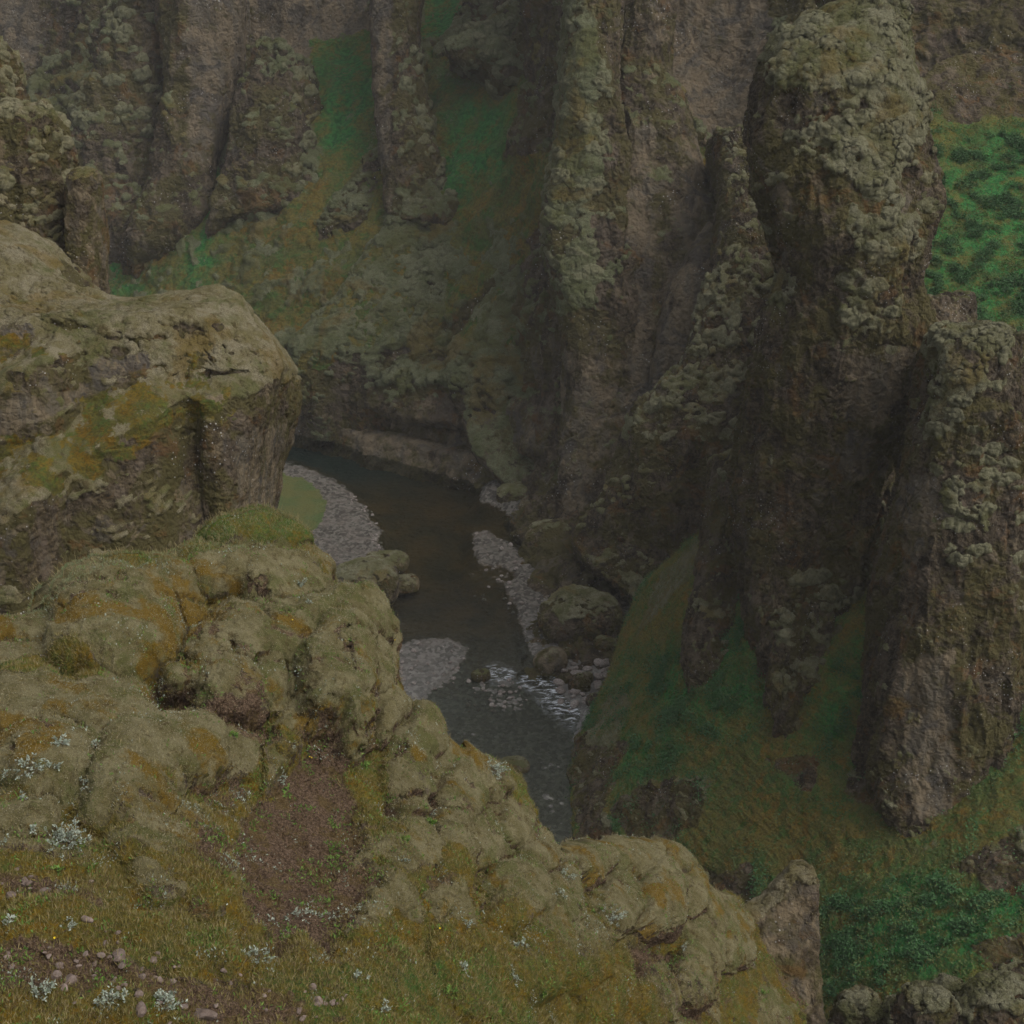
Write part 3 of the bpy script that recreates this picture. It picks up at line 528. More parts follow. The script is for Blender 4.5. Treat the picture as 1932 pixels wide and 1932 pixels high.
h = np.maximum(h, deep + (-.10 - deep) * ss(-60, 20, near_))
h = h + .16 * ss(4, 26, lawn) + .10 * fbm(qn, .5, 3)
w1, w2, wi = wor(qn, 1 / .42, 1.3); w3, w4, wj = wor8(qn, 1 / 1.0, 5.3)
gravel = np.clip(1 - ss(0, 20, lawn), 0, 1)
h = h + gravel * (.14 * np.sqrt(np.clip(1 - w1 * w1 * 1.6, 0, 1)) * (.3 + wi) + .14 * np.clip(1 - w3 * 2.2, 0, 1) * (wj > .6))
V[..., 2] = h - .08
b = NB('river_bed')
lawn_a = b.attr('lawn'); wetp = b.n('ShaderNodeSeparateXYZ'); b.l(b.pos, wetp.inputs[0])
g1 = b.n('ShaderNodeTexVoronoi'); b.l(b.pos, g1.inputs['Vector']); g1.inputs['Scale'].default_value = 3.3
bw = b.n('ShaderNodeRGBToBW'); b.l(g1.outputs['Color'], bw.inputs[0])
c = b.mix(b.ramp(bw.outputs[0], .2, .85), S(.055, .049, .040), S(.165, .152, .130))
c = b.mix(b.ramp(b.noise(.5, 4), .45, .65, 0, .5), c, S(.16, .135, .115))
wet = b.ramp(b.math('ADD', wetp.outputs['Z'], b.math('MULTIPLY', b.math('SUBTRACT', b.noise(1.3, 4), .5), .25)), -.12, .12, 1, 0)
c = b.mix(wet, c, b.mix(b.ramp(b.noise(.25, 5, .6), .35, .65), S(.050, .038, .018), S(.10, .062, .022)))
c = b.mix(b.attr('pool'), c, S(.018, .042, .042))
lw = b.mix(b.ramp(b.noise(.35, 4), .4, .65), S(.115, .120, .035), S(.075, .115, .035)); lw = b.mix(b.ramp(b.noise(5, 5, .7), .4, .7, 0, .5), lw, S(.07, .06, .025))
c = b.mix(b.attr('silt'), c, b.mix(b.ramp(bw.outputs[0], .3, .9), S(.17, .165, .15), S(.28, .272, .25)))
c = b.mix(b.ramp(b.math('ADD', lawn_a, b.math('MULTIPLY', b.math('SUBTRACT', b.noise(2, 4), .5), .5)), .4, .6), c, lw)
b.bsdf(c, .85, b.bump(b.math('ADD', b.noise(9, 5, .7), b.math('MULTIPLY', b.voro(6), 1.2)), .8, .08), .25)
lawn_m = ss(-3, 7, lawn); gpatch = bar([(1035, 1070), (1100, 1058), (1150, 1100), (1130, 1115), (1070, 1112)])
lawn_m = np.maximum(lawn_m, ss(-3, 6, gpatch))
pool = (1 - ss(860, 960, py + .10 * (px - 600))) * (1 - ss(-40, 10, np.maximum(crescent, bank))) 
bedo = grid_obj('river_bed', V, b.m, dict(lawn=lawn_m, pool=pool, silt=.8 * ss(1100, 1380, py)), flip=True)
tag(bedo, 'gravel river bed with pebble bars and a small green flat', kind='structure')
keep('river_bed', V, False, 1, None)

# water
gx = np.linspace(-75, 45, 900); gy = np.linspace(58, 178, 1000)
X, Y_ = np.meshgrid(gx, gy); V = np.stack([X, Y_, 0 * X], -1); px, py, _ = proj(V)
rap = region([[(1000, 1270), (1040, 1278), (1100, 1320), (1112, 1340), (1080, 1368), (1045, 1350), (1010, 1310), (975, 1288)], [(915, 1270), (935, 1258), (965, 1266), (965, 1282), (925, 1284)]], 14, 10)(px, py, V)
rip = region([[(740, 1110), (960, 1130), (1060, 1280), (900, 1260), (740, 1230)], [(900, 1300), (1100, 1380), (1100, 1700), (950, 1700), (850, 1400)]], 40, 30)(px, py, V)
q = np.stack([X * .9 + Y_ * .35, Y_ * 1.0 - X * .2, 0 * X], -1)
V[..., 2] = .012 * fbm(q, 1.5, 3) + rap * (.10 * fbm(q, np.array([.9, 2.2, 1]), 4, .6) + .05) + rip * .014 * fbm(q, np.array([1.2, 3.4, 1]), 2)
b = NB('river_water')
v2 = b.n('ShaderNodeMapping'); b.l(b.pos, v2.inputs[0]); v2.inputs['Rotation'].default_value = (0, 0, R(18)); v2.inputs['Scale'].default_value = (.75, 2.3, 1)
hh = b.math('ADD', b.math('MULTIPLY', b.noise(1.5, 3, .55, vec=v2.outputs[0], dist=.6), b.ramp(b.attr('rip'), 0, 1, .25, 1.6)), b.math('MULTIPLY', b.noise(5.5, 3, .6), .12))
nrm = b.bump(hh, .6, .16)
gl = b.n('ShaderNodeBsdfGlossy'); gl.inputs['Roughness'].default_value = .12; gl.inputs['Color'].default_value = S(.9, .93, .95); b.l(nrm, gl.inputs['Normal'])
tr = b.n('ShaderNodeBsdfTransparent'); tr.inputs[0].default_value = S(.62, .66, .60)
fr = b.n('ShaderNodeFresnel'); fr.inputs['IOR'].default_value = 1.333; b.l(nrm, fr.inputs['Normal'])
m1 = b.n('ShaderNodeMixShader'); b.l(fr.outputs[0], m1.inputs[0]); b.l(tr.outputs[0], m1.inputs[1]); b.l(gl.outputs[0], m1.inputs[2])
df = b.n('ShaderNodeBsdfDiffuse'); df.inputs[0].default_value = S(.78, .82, .85)
v3 = b.n('ShaderNodeMapping'); b.l(b.pos, v3.inputs[0]); v3.inputs['Rotation'].default_value = (0, 0, R(-30)); v3.inputs['Scale'].default_value = (.7, 1.9, 1)
foam = b.math('MULTIPLY', b.ramp(b.noise(1.6, 6, .72, vec=v3.outputs[0], dist=.9), .47, .60), b.attr('rap'))
m2 = b.n('ShaderNodeMixShader'); b.l(b.math('MULTIPLY', foam, .85), m2.inputs[0]); b.l(m1.outputs[0], m2.inputs[1]); b.l(df.outputs[0], m2.inputs[2])
b.l(m2.outputs[0], b.out.inputs[0])
wo_ = grid_obj('river_water', V, b.m, dict(rap=rap, rip=rip), flip=True)
tag(wo_, 'shallow river running through the canyon with white riffles', kind='structure')

# ================================================================== FOREGROUND RIDGE
fx = [-500, -200, 0, 60, 90, 130, 170, 230, 300, 330, 370, 420, 490, 560, 605, 628, 640, 690, 716, 724, 735, 760, 800, 850, 905, 960, 985, 1000, 1030, 1060, 1100, 1150, 1200, 1260, 1280, 1330, 1360, 1395, 1430, 1480, 1550]
fs = [1200, 1195, 1186, 1188, 1188, 1150, 1120, 1100, 1092, 1052, 1030, 1002, 984, 1010, 1035, 1058, 1096, 1128, 1165, 1196, 1236, 1300, 1352, 1420, 1452, 1486, 1530, 1575, 1598, 1616, 1610, 1606, 1606, 1610, 1622, 1680, 1700, 1722, 1740, 1790, 1900]
fc = [-500, 0, 300, 490, 722, 960, 1190, 1390, 1550]
fy = {1186: None}
prof = {-500: [(1200, 26), (1300, 24), (1500, 19.5), (1700, 16), (1932, 13), (2450, 8)],
        0: [(1186, 27.5), (1300, 24.5), (1500, 20.5), (1700, 17), (1932, 14), (2450, 9)],
        300: [(1092, 30.5), (1300, 25.8), (1500, 22), (1700, 18), (1932, 15), (2450, 10)],
        490: [(984, 33.5), (1300, 27), (1500, 23.5), (1700, 19.5), (1932, 15.5), (2450, 10.5)],
        722: [(1190, 31.5), (1300, 28.8), (1500, 25.2), (1700, 21), (1932, 17), (2450, 11.5)],
        960: [(1486, 30.8), (1600, 27.8), (1700, 25.2), (1800, 23), (1932, 20), (2450, 13.5)],
        1190: [(1606, 34.8), (1700, 31.2), (1800, 28.8), (1932, 25.8), (2100, 22.5), (2450, 18)],
        1390: [(1722, 37), (1800, 34.6), (1932, 31.6), (2050, 29), (2200, 26.4), (2450, 23)],
        1550: [(1900, 37), (1950, 35.5), (2030, 33.5), (2150, 31), (2300, 28.5), (2450, 26)]}
nu, nv, nb_ = 1500, 1150, 150
pxs = np.linspace(-500, 1520, nu); sil = np.interp(pxs, fx, fs) + 20 * ss(80, 150, pxs) * (1 - ss(1340, 1380, pxs)) + 26 * ss(540, 590, pxs) * (1 - ss(700, 740, pxs))
sil = np.convolve(np.pad(sil, 6, 'edge'), np.hanning(13) / np.hanning(13).sum(), 'valid')
tv = np.linspace(0, 1, nv)
PY = sil[None] + (2450 - sil[None]) * tv[:, None] ** 1.0
pyg = np.arange(900, 2500, 6.); tab = []
for k in fc:                        # depth along the ridge at a few columns, as a function of the picture row
    pr = np.array(prof[k], float); y_ = np.interp(pyg, pr[:, 0], pr[:, 1]); sl_ = (pr[1, 1] - pr[0, 1]) / (pr[1, 0] - pr[0, 0])
    y_ = np.where(pyg < pr[0, 0], pr[0, 1] + sl_ * (pyg - pr[0, 0]), y_); tab.append(np.convolve(np.pad(y_, 12, 'edge'), np.hanning(25) / np.hanning(25).sum(), 'valid'))
tab = np.array(tab); tab = np.stack([np.interp(pxs, fc, tab[:, j]) for j in range(len(pyg))])
kk = np.hanning(241); kk /= kk.sum()
tab = np.apply_along_axis(lambda a: np.convolve(np.pad(a, 120, 'edge'), kk, 'valid'), 1, tab)
YY = np.stack([np.interp(PY[:, i], pyg, tab[:, i]) for i in range(nu)], 1)
V = P(np.tile(pxs, (nv, 1)), PY, YY)
ks = np.linspace(1, 0, nb_ + 1)[:-1][:, None] ** 1.6 * 16
back = V[:1] + np.stack([0 * ks + .0 * pxs, ks + 0 * pxs, -(ks * .9 + .10 * ks ** 2) + 0 * pxs], -1)
V = np.concatenate([back, V])
px, py, _ = proj(V)
px = np.tile(pxs, (len(V), 1)); py = np.concatenate([np.tile(sil, (nb_, 1)) - ks * 6, PY])
N = normals(V, False, -1)
front = np.concatenate([np.exp(-ks * .8) + 0 * pxs, np.ones((nv, nu))])
bumps = [  # x, y, rx, ry, height (m), tilt : the cushions and mounds of the ridge
    (495, 1022, 135, 46, .75, 0), (585, 1075, 48, 40, .6, 0), (415, 1105, 75, 36, .75, 8), (520, 1120, 100, 36, .9, 5), (350, 1075, 60, 30, .5, 0),
    (235, 1150, 150, 55, 1.0, -8), (215, 1225, 125, 82, 1.25, 0), (80, 1215, 120, 30, .5, 0), (60, 1252, 110, 34, .4, 0),
    (330, 1150, 52, 50, .6, 0), (400, 1265, 60, 45, .8, 0), (340, 1290, 60, 30, .5, 0), (430, 1325, 70, 45, .9, 0), (455, 1240, 70, 50, .8, 0), (500, 1290, 40, 60, .7, 0),
    (680, 1150, 42, 55, 1.0, 0), (620, 1205, 110, 42, 1.0, 0), (530, 1225, 70, 60, .8, 0), (545, 1290, 30, 50, .5, 0),
    (620, 1320, 72, 100, 1.25, 0), (690, 1290, 40, 50, .7, 0), (722, 1370, 32, 42, .6, 0), (730, 1265, 20, 40, .4, 0), (645, 1395, 46, 52, .6, 0),
    (60, 1380, 110, 60, .7, 0), (200, 1400, 110, 60, .8, 0), (90, 1480, 110, 60, .9, 0), (330, 1450, 100, 50, .9, 0), (235, 1510, 90, 80, 1.0, 0), (260, 1590, 60, 50, .6, 0), (30, 1560, 90, 40, .5, 0),
    (430, 1450, 50, 40, .5, 0), (540, 1400, 26, 44, .5, 0), (520, 1460, 24, 34, .35, 0),
    (790, 1400, 34, 50, .7, 0), (830, 1450, 30, 40, .5, 0), (770, 1480, 40, 60, .6, 0), (765, 1560, 30, 40, .6, 0), (860, 1520, 44, 70, .8, 0), (920, 1500, 50, 44, .8, 10), (950, 1560, 40, 60, .8, 0), (905, 1600, 46, 50, .6, 0),
    (320, 1650, 70, 50, .6, 0), (400, 1700, 50, 42, .6, 0), (760, 1650, 50, 70, .7, 0), (830, 1670, 50, 80, .9, 0), (850, 1780, 42, 70, .8, 0), (700, 1740, 40, 50, .5, 0), (650, 1640, 40, 50, .35, 0),
    (990, 1640, 48, 50, .8, 0), (960, 1720, 60, 60, .9, 0), (1040, 1720, 50, 60, .8, 0), (1010, 1820, 60, 70, .8, 0), (900, 1860, 60, 60, .6, 0),
    (1100, 1640, 45, 36, .8, 0), (1180, 1640, 60, 40, .9, 0), (1250, 1640, 40, 36, .9, 0), (1225, 1720, 46, 60, 1.1, 0), (1150, 1740, 40, 50, .7, 0), (1290, 1700, 30, 46, .8, 0), (1330, 1740, 30, 50, .7, 0), (1090, 1830, 50, 60, .8, 0),
    (1130, 1900, 50, 50, .7, 0), (1310, 1830, 40, 80, .7, 0), (1370, 1780, 34, 60, .7, 0), (1230, 1890, 50, 40, .5, 0), (730, 1860, 80, 50, .4, 0), (560, 1880, 80, 40, .35, 0), (300, 1800, 120, 40, .4, 0), (120, 1760, 110, 40, .4, 0)]
D = np.zeros(px.shape); D2 = np.zeros(px.shape)
qq = np.stack([px * .011, py * .011, 0 * px], -1)
wx = 34 * fbm(qq, 1.3, 5, .5, off=4.); wy = 30 * fbm(qq, 1.3, 5, .5, off=14.)
for (cx, cy, rx, ry, a, ti) in bumps:
    c_, s_ = math.cos(R(ti)), math.sin(R(ti)); X0, Y0 = px + wx - cx, py + wy - cy
    x1 = (X0 * c_ + Y0 * s_) / (rx * 1.12); y1 = (-X0 * s_ + Y0 * c_) / (ry * 1.12)
    y1 = np.where(y1 < 0, y1 * .62, y1)
    r2 = x1 * x1 + y1 * y1; bh = .95 * a * np.clip(1 - r2 ** 1.5, 0, 1) ** .62
    D2 = np.maximum(D2, np.minimum(D, bh)); D = np.maximum(D, bh)
sn = ss(-.12, .22, fbm(V, .8, 3, .6, off=23.)); seam = (1 - ss(.0, .10, D - D2)) * ss(.03, .15, D2) * sn; bumpm = ss(.10, .34, D) * (1 - .6 * seam); D = D + .15 * D2 * (1 - sn) - .16 * seam
scree = region([[(455, 1560), (500, 1470), (570, 1430), (600, 1400), (640, 1450), (680, 1500), (690, 1580), (655, 1640), (700, 1660), (690, 1700), (640, 1740), (610, 1800), (570, 1780), (520, 1800), (490, 1720), (455, 1650)]], 26, 64, .012)(px, py, V)
pathm = region([[(-20, 1630), (60, 1650), (170, 1700), (200, 1730), (90, 1700), (-20, 1690)], [(-20, 1770), (160, 1790), (330, 1850), (520, 1880), (640, 1932), (400, 1960), (200, 1880), (-20, 1870)], [(310, 1360), (480, 1340), (530, 1420), (380, 1400)], [(360, 1560), (440, 1600), (420, 1680), (370, 1660)]], 16, 34)(px, py, V)
hollow = region([[(740, 1440), (860, 1560), (800, 1620), (720, 1540)], [(1180, 1790), (1310, 1800), (1330, 1932), (1220, 1900)], [(1080, 1780), (1150, 1790), (1150, 1850)], [(560, 1290), (600, 1300), (560, 1420), (540, 1330)], [(1250, 1660), (1300, 1660), (1310, 1710), (1260, 1720)], [(300, 1300), (400, 1340), (480, 1380), (330, 1400), (240, 1330)]], 14, 24)(px, py, V)
lowm = ss(1660, 1800, py - .25 * (px - 300) * (px < 900)) * (1 - ss(850, 1200, px))
lowm = np.maximum(lowm, ss(1700, 1900, py) * (1 - ss(1150, 1300, px)))
Q = V
crest = 1 - ss(160, 420, py - sil[None] - 200 * (1 - ss(560, 740, px)) * ss(-100, 100, px)); D = D * front * (1 - .75 * scree) * (.5 + .5 * crest); zone = fbm(V, .38, 4, .6, off=91.)
# medium cushions between the big ones
h1, h2, _ = wor(Q + .18 * gn(Q, 1.5)[..., None], np.array([.9, .9, 1.0]) / .95, 3.3)
k1, k2, _ = wor8(Q + .10 * gn(Q, 3.)[..., None], 1 / .40, 6.1)
patchy = ss(-.15, .25, fbm(Q, .45, 3, .5, off=61.))
med = (.26 * np.sqrt(np.clip(1 - h1 * h1 * 1.35, 0, 1)) * patchy + .07 * np.sqrt(np.clip(1 - k1 * k1 * 1.3, 0, 1)) * ss(-.2, .3, fbm(Q, .9, 2, off=81.)))
low = 1 - .30 * lowm; 
dirn = N * .85 + np.array([0, -.25, .25])
V = V + dirn * ((D + med * low * (1 - scree) * (1 - .8 * bumpm) - .30 * hollow * (1 - bumpm) - .25 * scree) * 1.0)[..., None]
N = normals(V, False, -1); Q = V
soilm = np.clip(np.maximum(np.maximum(scree, hollow * (1 - .6 * bumpm)), pathm * .75), 0, 1)
soilm = np.maximum(soilm, .6 * seam * (1 - lowm) * ss(-.3, .1, fbm(V, 1.3, 3, .6, off=17.)))
soilm = np.maximum(soilm, .62 * ss(.10, .30, zone + .2 * fbm(V, 1.5, 3)) * (1 - bumpm * crest) * (1 - .45 * lowm))
tear = ss(.62, .78, fbm(V, .75, 5, .6, off=27., ridged=True) + .25 * fbm(V, 3.0, 3)) * (1 - lowm) * ss(-.1, .2, fbm(V, .35, 2, off=47.))
V = V - N * (.07 * tear)[..., None]; soilm = np.maximum(soilm, .6 * tear)
soilm = np.maximum(soilm, .8 * (1 - ss(-.35, .05, N[..., 2])) * (1 - lowm))
f1, f2, idv = wor(Q, 1 / .16, 2.2); e1, e2, idw = wor8(Q, np.array([1, 1, 1.8]) / .55, 7.7)
V = V + N * (soilm * (.10 * (idv - .5) * ss(0, .25, f2 - f1) + .22 * (idw - .5) * (1 - scree) * ss(0, .3, e2 - e1)) + (1 - soilm) * (.085 * fbm(Q, 2.4, 5, .62) + .05 * fbm(Q, 1.1, 2) + lowm * .12 * fbm(Q, 1.7, 4, .6, off=51.)))[..., None]
N = normals(V, False, -1)
mossm = np.clip(bumpm * (1 - lowm) * np.maximum(crest, ss(-.10, .12, fbm(V, .7, 4, .6, off=71.)) * .85) * ss(-.42, -.12, zone) + .7 * (1 - lowm) * ss(.2, .5, med * 3) * patchy, 0, 1) * (1 - soilm) * ss(-.5, .1, N[..., 2])
mossm = mossm * (1 - .8 * region([[(330, 1060), (420, 1000), (520, 985), (600, 1040), (560, 1060), (440, 1060), (340, 1100)]], 16, 20)(px, py, V))
grassm = np.clip(1 - mossm - soilm, 0, 1)
lushm = np.maximum(region([[(330, 1060), (420, 1000), (520, 985), (600, 1040), (560, 1060), (440, 1060), (340, 1100)], [(0, 1260), (120, 1260), (160, 1330), (0, 1380)], [(480, 1850), (900, 1820), (1000, 1932), (600, 1960)], [(1100, 1606), (1280, 1606), (1240, 1640), (1120, 1650)], [(900, 1610), (1000, 1680), (950, 1700), (900, 1650)]], 20, 40)(px, py, V) * .5,
                   .35 * ss(.1, .5, fbm(Q, .35, 3, off=44.)))
far_at = dict(moss=mossm, grass=grassm, pale=0 * mossm, soil=soilm, lush=lushm * .8)
fo = grid_obj('foreground_ridge', V, M_near, far_at)
tag(fo, 'near ridge of olive moss cushions, grass and brown scree', kind='structure')
keep('foreground_ridge', V, False, -1, far_at)
FV, FN, FG, FM, FS, FPX, FPY = V, N, grassm, mossm, soilm, px, py

o, V = mass('rock_fin', [(1498, 1640, 1530, 1640, 39), (1474, 1668, 1537, 1664, 38.7), (1440, 1704, 1538, 1700, 38.3), (1396, 1728, 1540, 1735, 37.9), (1385, 1800, 1545, 1800, 37), (1385, 1932, 1553, 1932, 35.5), (1385, 2150, 1566, 2150, 32.5), (1385, 2400, 1580, 2400, 30)],
     [.5, .7, .9, 1.1, 1.2], 1.0, nu=520, nv=620, mat=M_left, scale=.24, moss_bias=-.45, seed=131., flute=.7, rock=1.1, macro=1.2, ex=2.8, lump=1.3,
     label='thin reddish rock blade with a moss cap at the end of the near ridge', cat='rock fin', pal=lambda px, py, V: .52 + 0 * px, keepit=True, moss_m=lambda px, py, V: 1.2 * (1 - ss(10, 44, py - np.interp(px, [1385, 1396, 1440, 1474, 1498, 1540], [1735, 1728, 1704, 1668, 1640, 1640]))))

# ================================================================== STONES AND BOULDERS
def blob(name, c, r, mat, label=None, cat=None, group=None, n=90, seed=0., moss_bias=-.3, sc=.5, rock=1.0, sq=2.4, rz=0., tilt=0., pale=.3, mossy=0.):
    th = np.linspace(0, 2 * np.pi, n * 2, endpoint=False); ph = np.linspace(.001, np.pi - .001, n)
    e = 2 / sq; f = lambda a: np.sign(a) * np.abs(a) ** e
    D_ = np.stack([f(np.sin(ph))[:, None] * f(np.cos(th)), f(np.sin(ph))[:, None] * f(np.sin(th)), f(np.cos(ph))[:, None] + 0 * th], -1)
    V = D_ * np.array(r)
    ct, st = math.cos(tilt), math.sin(tilt); V = np.stack([V[..., 0] * ct + V[..., 2] * st, V[..., 1], -V[..., 0] * st + V[..., 2] * ct], -1)
    ca, sa = math.cos(rz), math.sin(rz); V = np.stack([V[..., 0] * ca - V[..., 1] * sa, V[..., 0] * sa + V[..., 1] * ca, V[..., 2]], -1) + c
    V, at = detail(V, True, -1, scale=sc, rock=rock, moss_bias=moss_bias, flute=.25, macro=1.0, seed=seed, pal=lambda a, b_, c_: pale + 0 * a, moss_m=(lambda a, b_, c_: mossy + 0 * a) if mossy else None, lump=1.2 if mossy else 1.0)
    for e_, f_ in ((slice(0, 2), 2), (slice(-2, None), -3)): V[e_] = V[f_].mean(0)
    base = np.array([c[0], c[1], V[..., 2].min()])
    o = grid_obj(name, V, mat, at, wrap=True, origin=base, flip=True)
    return tag(o, label, cat, group)
def bl(pxc, pyb, wpx, hpx, dz, **kw):
    """boulder whose foot is seen at pyb on level dz"""
    g = G(pxc, pyb, dz); m = .000377 * np.linalg.norm(g - CAM)
    rx, rz_ = wpx * m / 2, hpx * m / 2 * 1.05
    return blob(c=np.array([g[0], g[1] + rx * .4, dz + rz_ * .75]), r=(rx, rx * .75, rz_), **kw)
rb = 'boulders on the right river bank'
bl(1042, 1052, 112, 66, -.1, name='boulder', mat=M_mid, label='largest boulder, smooth and dome shaped, at the right water edge', cat='boulder', group=rb, n=150, seed=1., sc=.55, rock=.35)
bl(1040, 1270, 66, 44, -.1, name='boulder', mat=M_mid, label='pale egg shaped boulder beside the white riffle', cat='boulder', group=rb, n=120, seed=2., sc=.3, rock=.35, pale=.6, tilt=-.3, rz=.3)
bl(906, 1286, 38, 22, -.1, name='boulder', mat=M_mid, label='reddish rock alone in the stream left of the riffle', cat='boulder', n=70, seed=3., sc=.25, rock=.5)
bl(1094, 1310, 42, 40, .0, name='boulder', mat=M_mid, label='dark blocky boulder at the foot of the egg shaped boulder', cat='boulder', group=rb, n=90, seed=4., sc=.3, rock=.7)
bl(1072, 1246, 26, 22, .1, name='boulder', mat=M_mid, label='small boulder behind the egg shaped boulder', cat='boulder', group=rb, n=60, seed=5., sc=.25)
bl(1145, 1232, 46, 30, .3, name='boulder', mat=M_mid, label='round boulder under the brown rubble mound', cat='boulder', group=rb, n=80, seed=6., sc=.3, rock=.5)
bl(1165, 1260, 34, 26, .4, name='boulder', mat=M_mid, label='boulder against the grassy slope right of the riffle', cat='boulder', group=rb, n=70, seed=7., sc=.3)
bl(1108, 1288, 24, 18, .2, name='boulder', mat=M_mid, label='small grey boulder on the bank above the blocky boulder', cat='boulder', group=rb, n=50, seed=8., sc=.2)
bl(970, 1458, 60, 18, -.25, name='boulder', mat=M_mid, label='flat reddish rock just under the water near the ridge', cat='boulder', n=80, seed=9., sc=.25, rock=.4)
bl(1125, 1335, 40, 26, .3, name='boulder', mat=M_mid, label='low boulder where the bank meets the slope', cat='boulder', group=rb, n=70, seed=10., sc=.3)
bl(975, 955, 80, 40, -.2, name='boulder', mat=M_mid, label='low mossy rock jutting into the dark pool', cat='boulder', n=110, seed=11., sc=.5, moss_bias=.1, rock=.7)
bl(965, 912, 110, 36, -.1, name='rock_shelf', mat=M_mid, label='sloping brown rock shelf under the middle cliff', cat='rock shelf', n=120, seed=12., sc=.6, rock=.5, pale=.5)
bl(1020, 975, 90, 30, .1, name='rock_shelf', mat=M_mid, label='pale rock shelf behind the largest boulder', cat='rock shelf', n=110, seed=13., sc=.6, rock=.5, pale=.6)
bl(1040, 910, 60, 110, .2, name='boulder', mat=M_mid, label='leaning mossy block against the foot of the cliff', cat='boulder', n=110, seed=14., sc=.6, moss_bias=.12, tilt=.3)
bl(1145, 1085, 95, 110, -.1, name='rock_mass', mat=M_mid, label='rounded mossy rock mass behind the green patch', cat='rock mass', n=140, seed=15., sc=.7, moss_bias=.05, rock=.6)
bl(1095, 1222, 165, 100, -.4, name='rubble_mound', mat=M_mid, label='brown rubble mound on the right bank', cat='rubble mound', n=170, seed=16., sc=.75, moss_bias=-.12, rock=1.0, sq=2.0, pale=.2)
# left bank shelf
bl(690, 1140, 125, 78, -.5, name='rock_shelf', mat=M_mid, label='mossy rock shelf at the left water edge', cat='rock shelf', n=150, seed=17., sc=.55, moss_bias=.12, sq=3.0, rock=.7)
bl(728, 1078, 84, 26, .2, name='rock_slab', mat=M_mid, label='flat brown slab on the left bank beside the pool', cat='rock slab', n=110, seed=18., sc=.3, sq=3.6, rock=.7, pale=.35)
bl(752, 1118, 76, 24, -.25, name='rock_slab', mat=M_mid, label='low pale slab reaching into the water from the left bank', cat='rock slab', n=110, seed=19., sc=.3, sq=3., rock=.7, pale=.5)
bl(712, 1175, 50, 40, -.4, name='rock_shelf', mat=M_mid, label='small rock shelf hidden partly by the near ridge', cat='rock shelf', n=90, seed=20., sc=.4, moss_bias=.0, sq=2.6)
# bottom right mossy rocks
gr_ = 'mossy rocks at the bottom right'
def br(pxc, pyc, wpx, hpx, Yd, lab, s_): 
    c = P(pxc, pyc, Yd); m = .000377 * np.linalg.norm(c - CAM)
    blob('mossy_rock', c, (wpx * m / 2, wpx * m / 2.4, hpx * m / 2), M_mid, lab, 'rock', gr_, n=170, seed=s_, moss_bias=.0, sc=.5, rock=1.2, sq=2.1, pale=0., mossy=.35)
br(1618, 1930, 100, 120, 46, 'leftmost of the mossy rocks at the bottom right', 31.)
br(1705, 1940, 100, 110, 45.5, 'broad mossy rock between two taller ones at the bottom right', 33.)
br(1742, 1920, 110, 110, 43.5, 'frontmost mossy rock at the bottom right', 35.)
br(1775, 1925, 100, 130, 47, 'mossy rock behind the frontmost one at the bottom right', 36.)
br(1880, 1950, 170, 220, 45, 'largest mossy rock in the bottom right corner', 38.)

# scattered small stones on the river bars (countable ones)
def lookup():
    """nearest surface point for every cell of a 644 px raster"""
    n = 644; zb = np.full(n * n, 1e9); iv = np.full(n * n, -1, np.int64); ob = np.full(n * n, -1)
    for k, (nm, v, nn, at_) in enumerate(BUF):
        a, b_, d = proj(v); ia = (a / 3).astype(int); ib = (b_ / 3).astype(int)
        ok = (ia >= 0) & (ia < n) & (ib >= 0) & (ib < n) & (d > 1); idx = np.nonzero(ok)[0]
        cell = ib[idx] * n + ia[idx]; o_ = np.argsort(-d[idx]); cell = cell[o_]; idx = idx[o_]; dd = d[idx]
        best = np.full(n * n, 1e9); bi = np.full(n * n, -1, np.int64); best[cell] = dd; bi[cell] = idx
        m = best < zb; zb[m] = best[m]; iv[m] = bi[m]; ob[m] = k
    return n, zb, iv, ob
LK = lookup()
def hit(pxq, pyq, only=None):
    n, zb, iv, ob = LK
    for dx, dy in ((0, 0), (1, 0), (0, 1), (-1, 0), (0, -1), (1, 1), (2, 0), (0, 2), (-2, 0)):
        a = int(pxq / 3) + dx; b_ = int(pyq / 3) + dy
        if 0 <= a < n and 0 <= b_ < n:
            c_ = b_ * n + a
            if iv[c_] >= 0 and (only is None or BUF[ob[c_]][0] == only):
                k = ob[c_]; return BUF[k][1][iv[c_]], BUF[k][2][iv[c_]], BUF[k][0]
    return None
def stone_proto(k, mat):
    n = 14; th = np.linspace(0, 2 * np.pi, 20, endpoint=False); ph = np.linspace(.01, np.pi - .01, n)
    D_ = np.stack([np.sin(ph)[:, None] * np.cos(th), np.sin(ph)[:, None] * np.sin(th), np.cos(ph)[:, None] + 0 * th], -1)
    planes = np.random.default_rng(k).normal(size=(11, 3)); planes /= np.linalg.norm(planes, axis=1, keepdims=True); off = np.random.default_rng(k + 5).uniform(.55, .95, 11)
    t = np.min(off / np.maximum(D_ @ planes.T, 1e-3), axis=-1); V = D_ * np.minimum(t, 1.0)[..., None]
    idx = np.arange(n * 20).reshape(n, 20); idx = np.concatenate([idx, idx[:, :1]], 1)
    q = np.stack([idx[:-1, :-1], idx[:-1, 1:], idx[1:, 1:], idx[1:, :-1]], -1).reshape(-1, 4)[:, ::-1]
    o = mesh_raw('stone', V, q, mat, smooth=False); return o
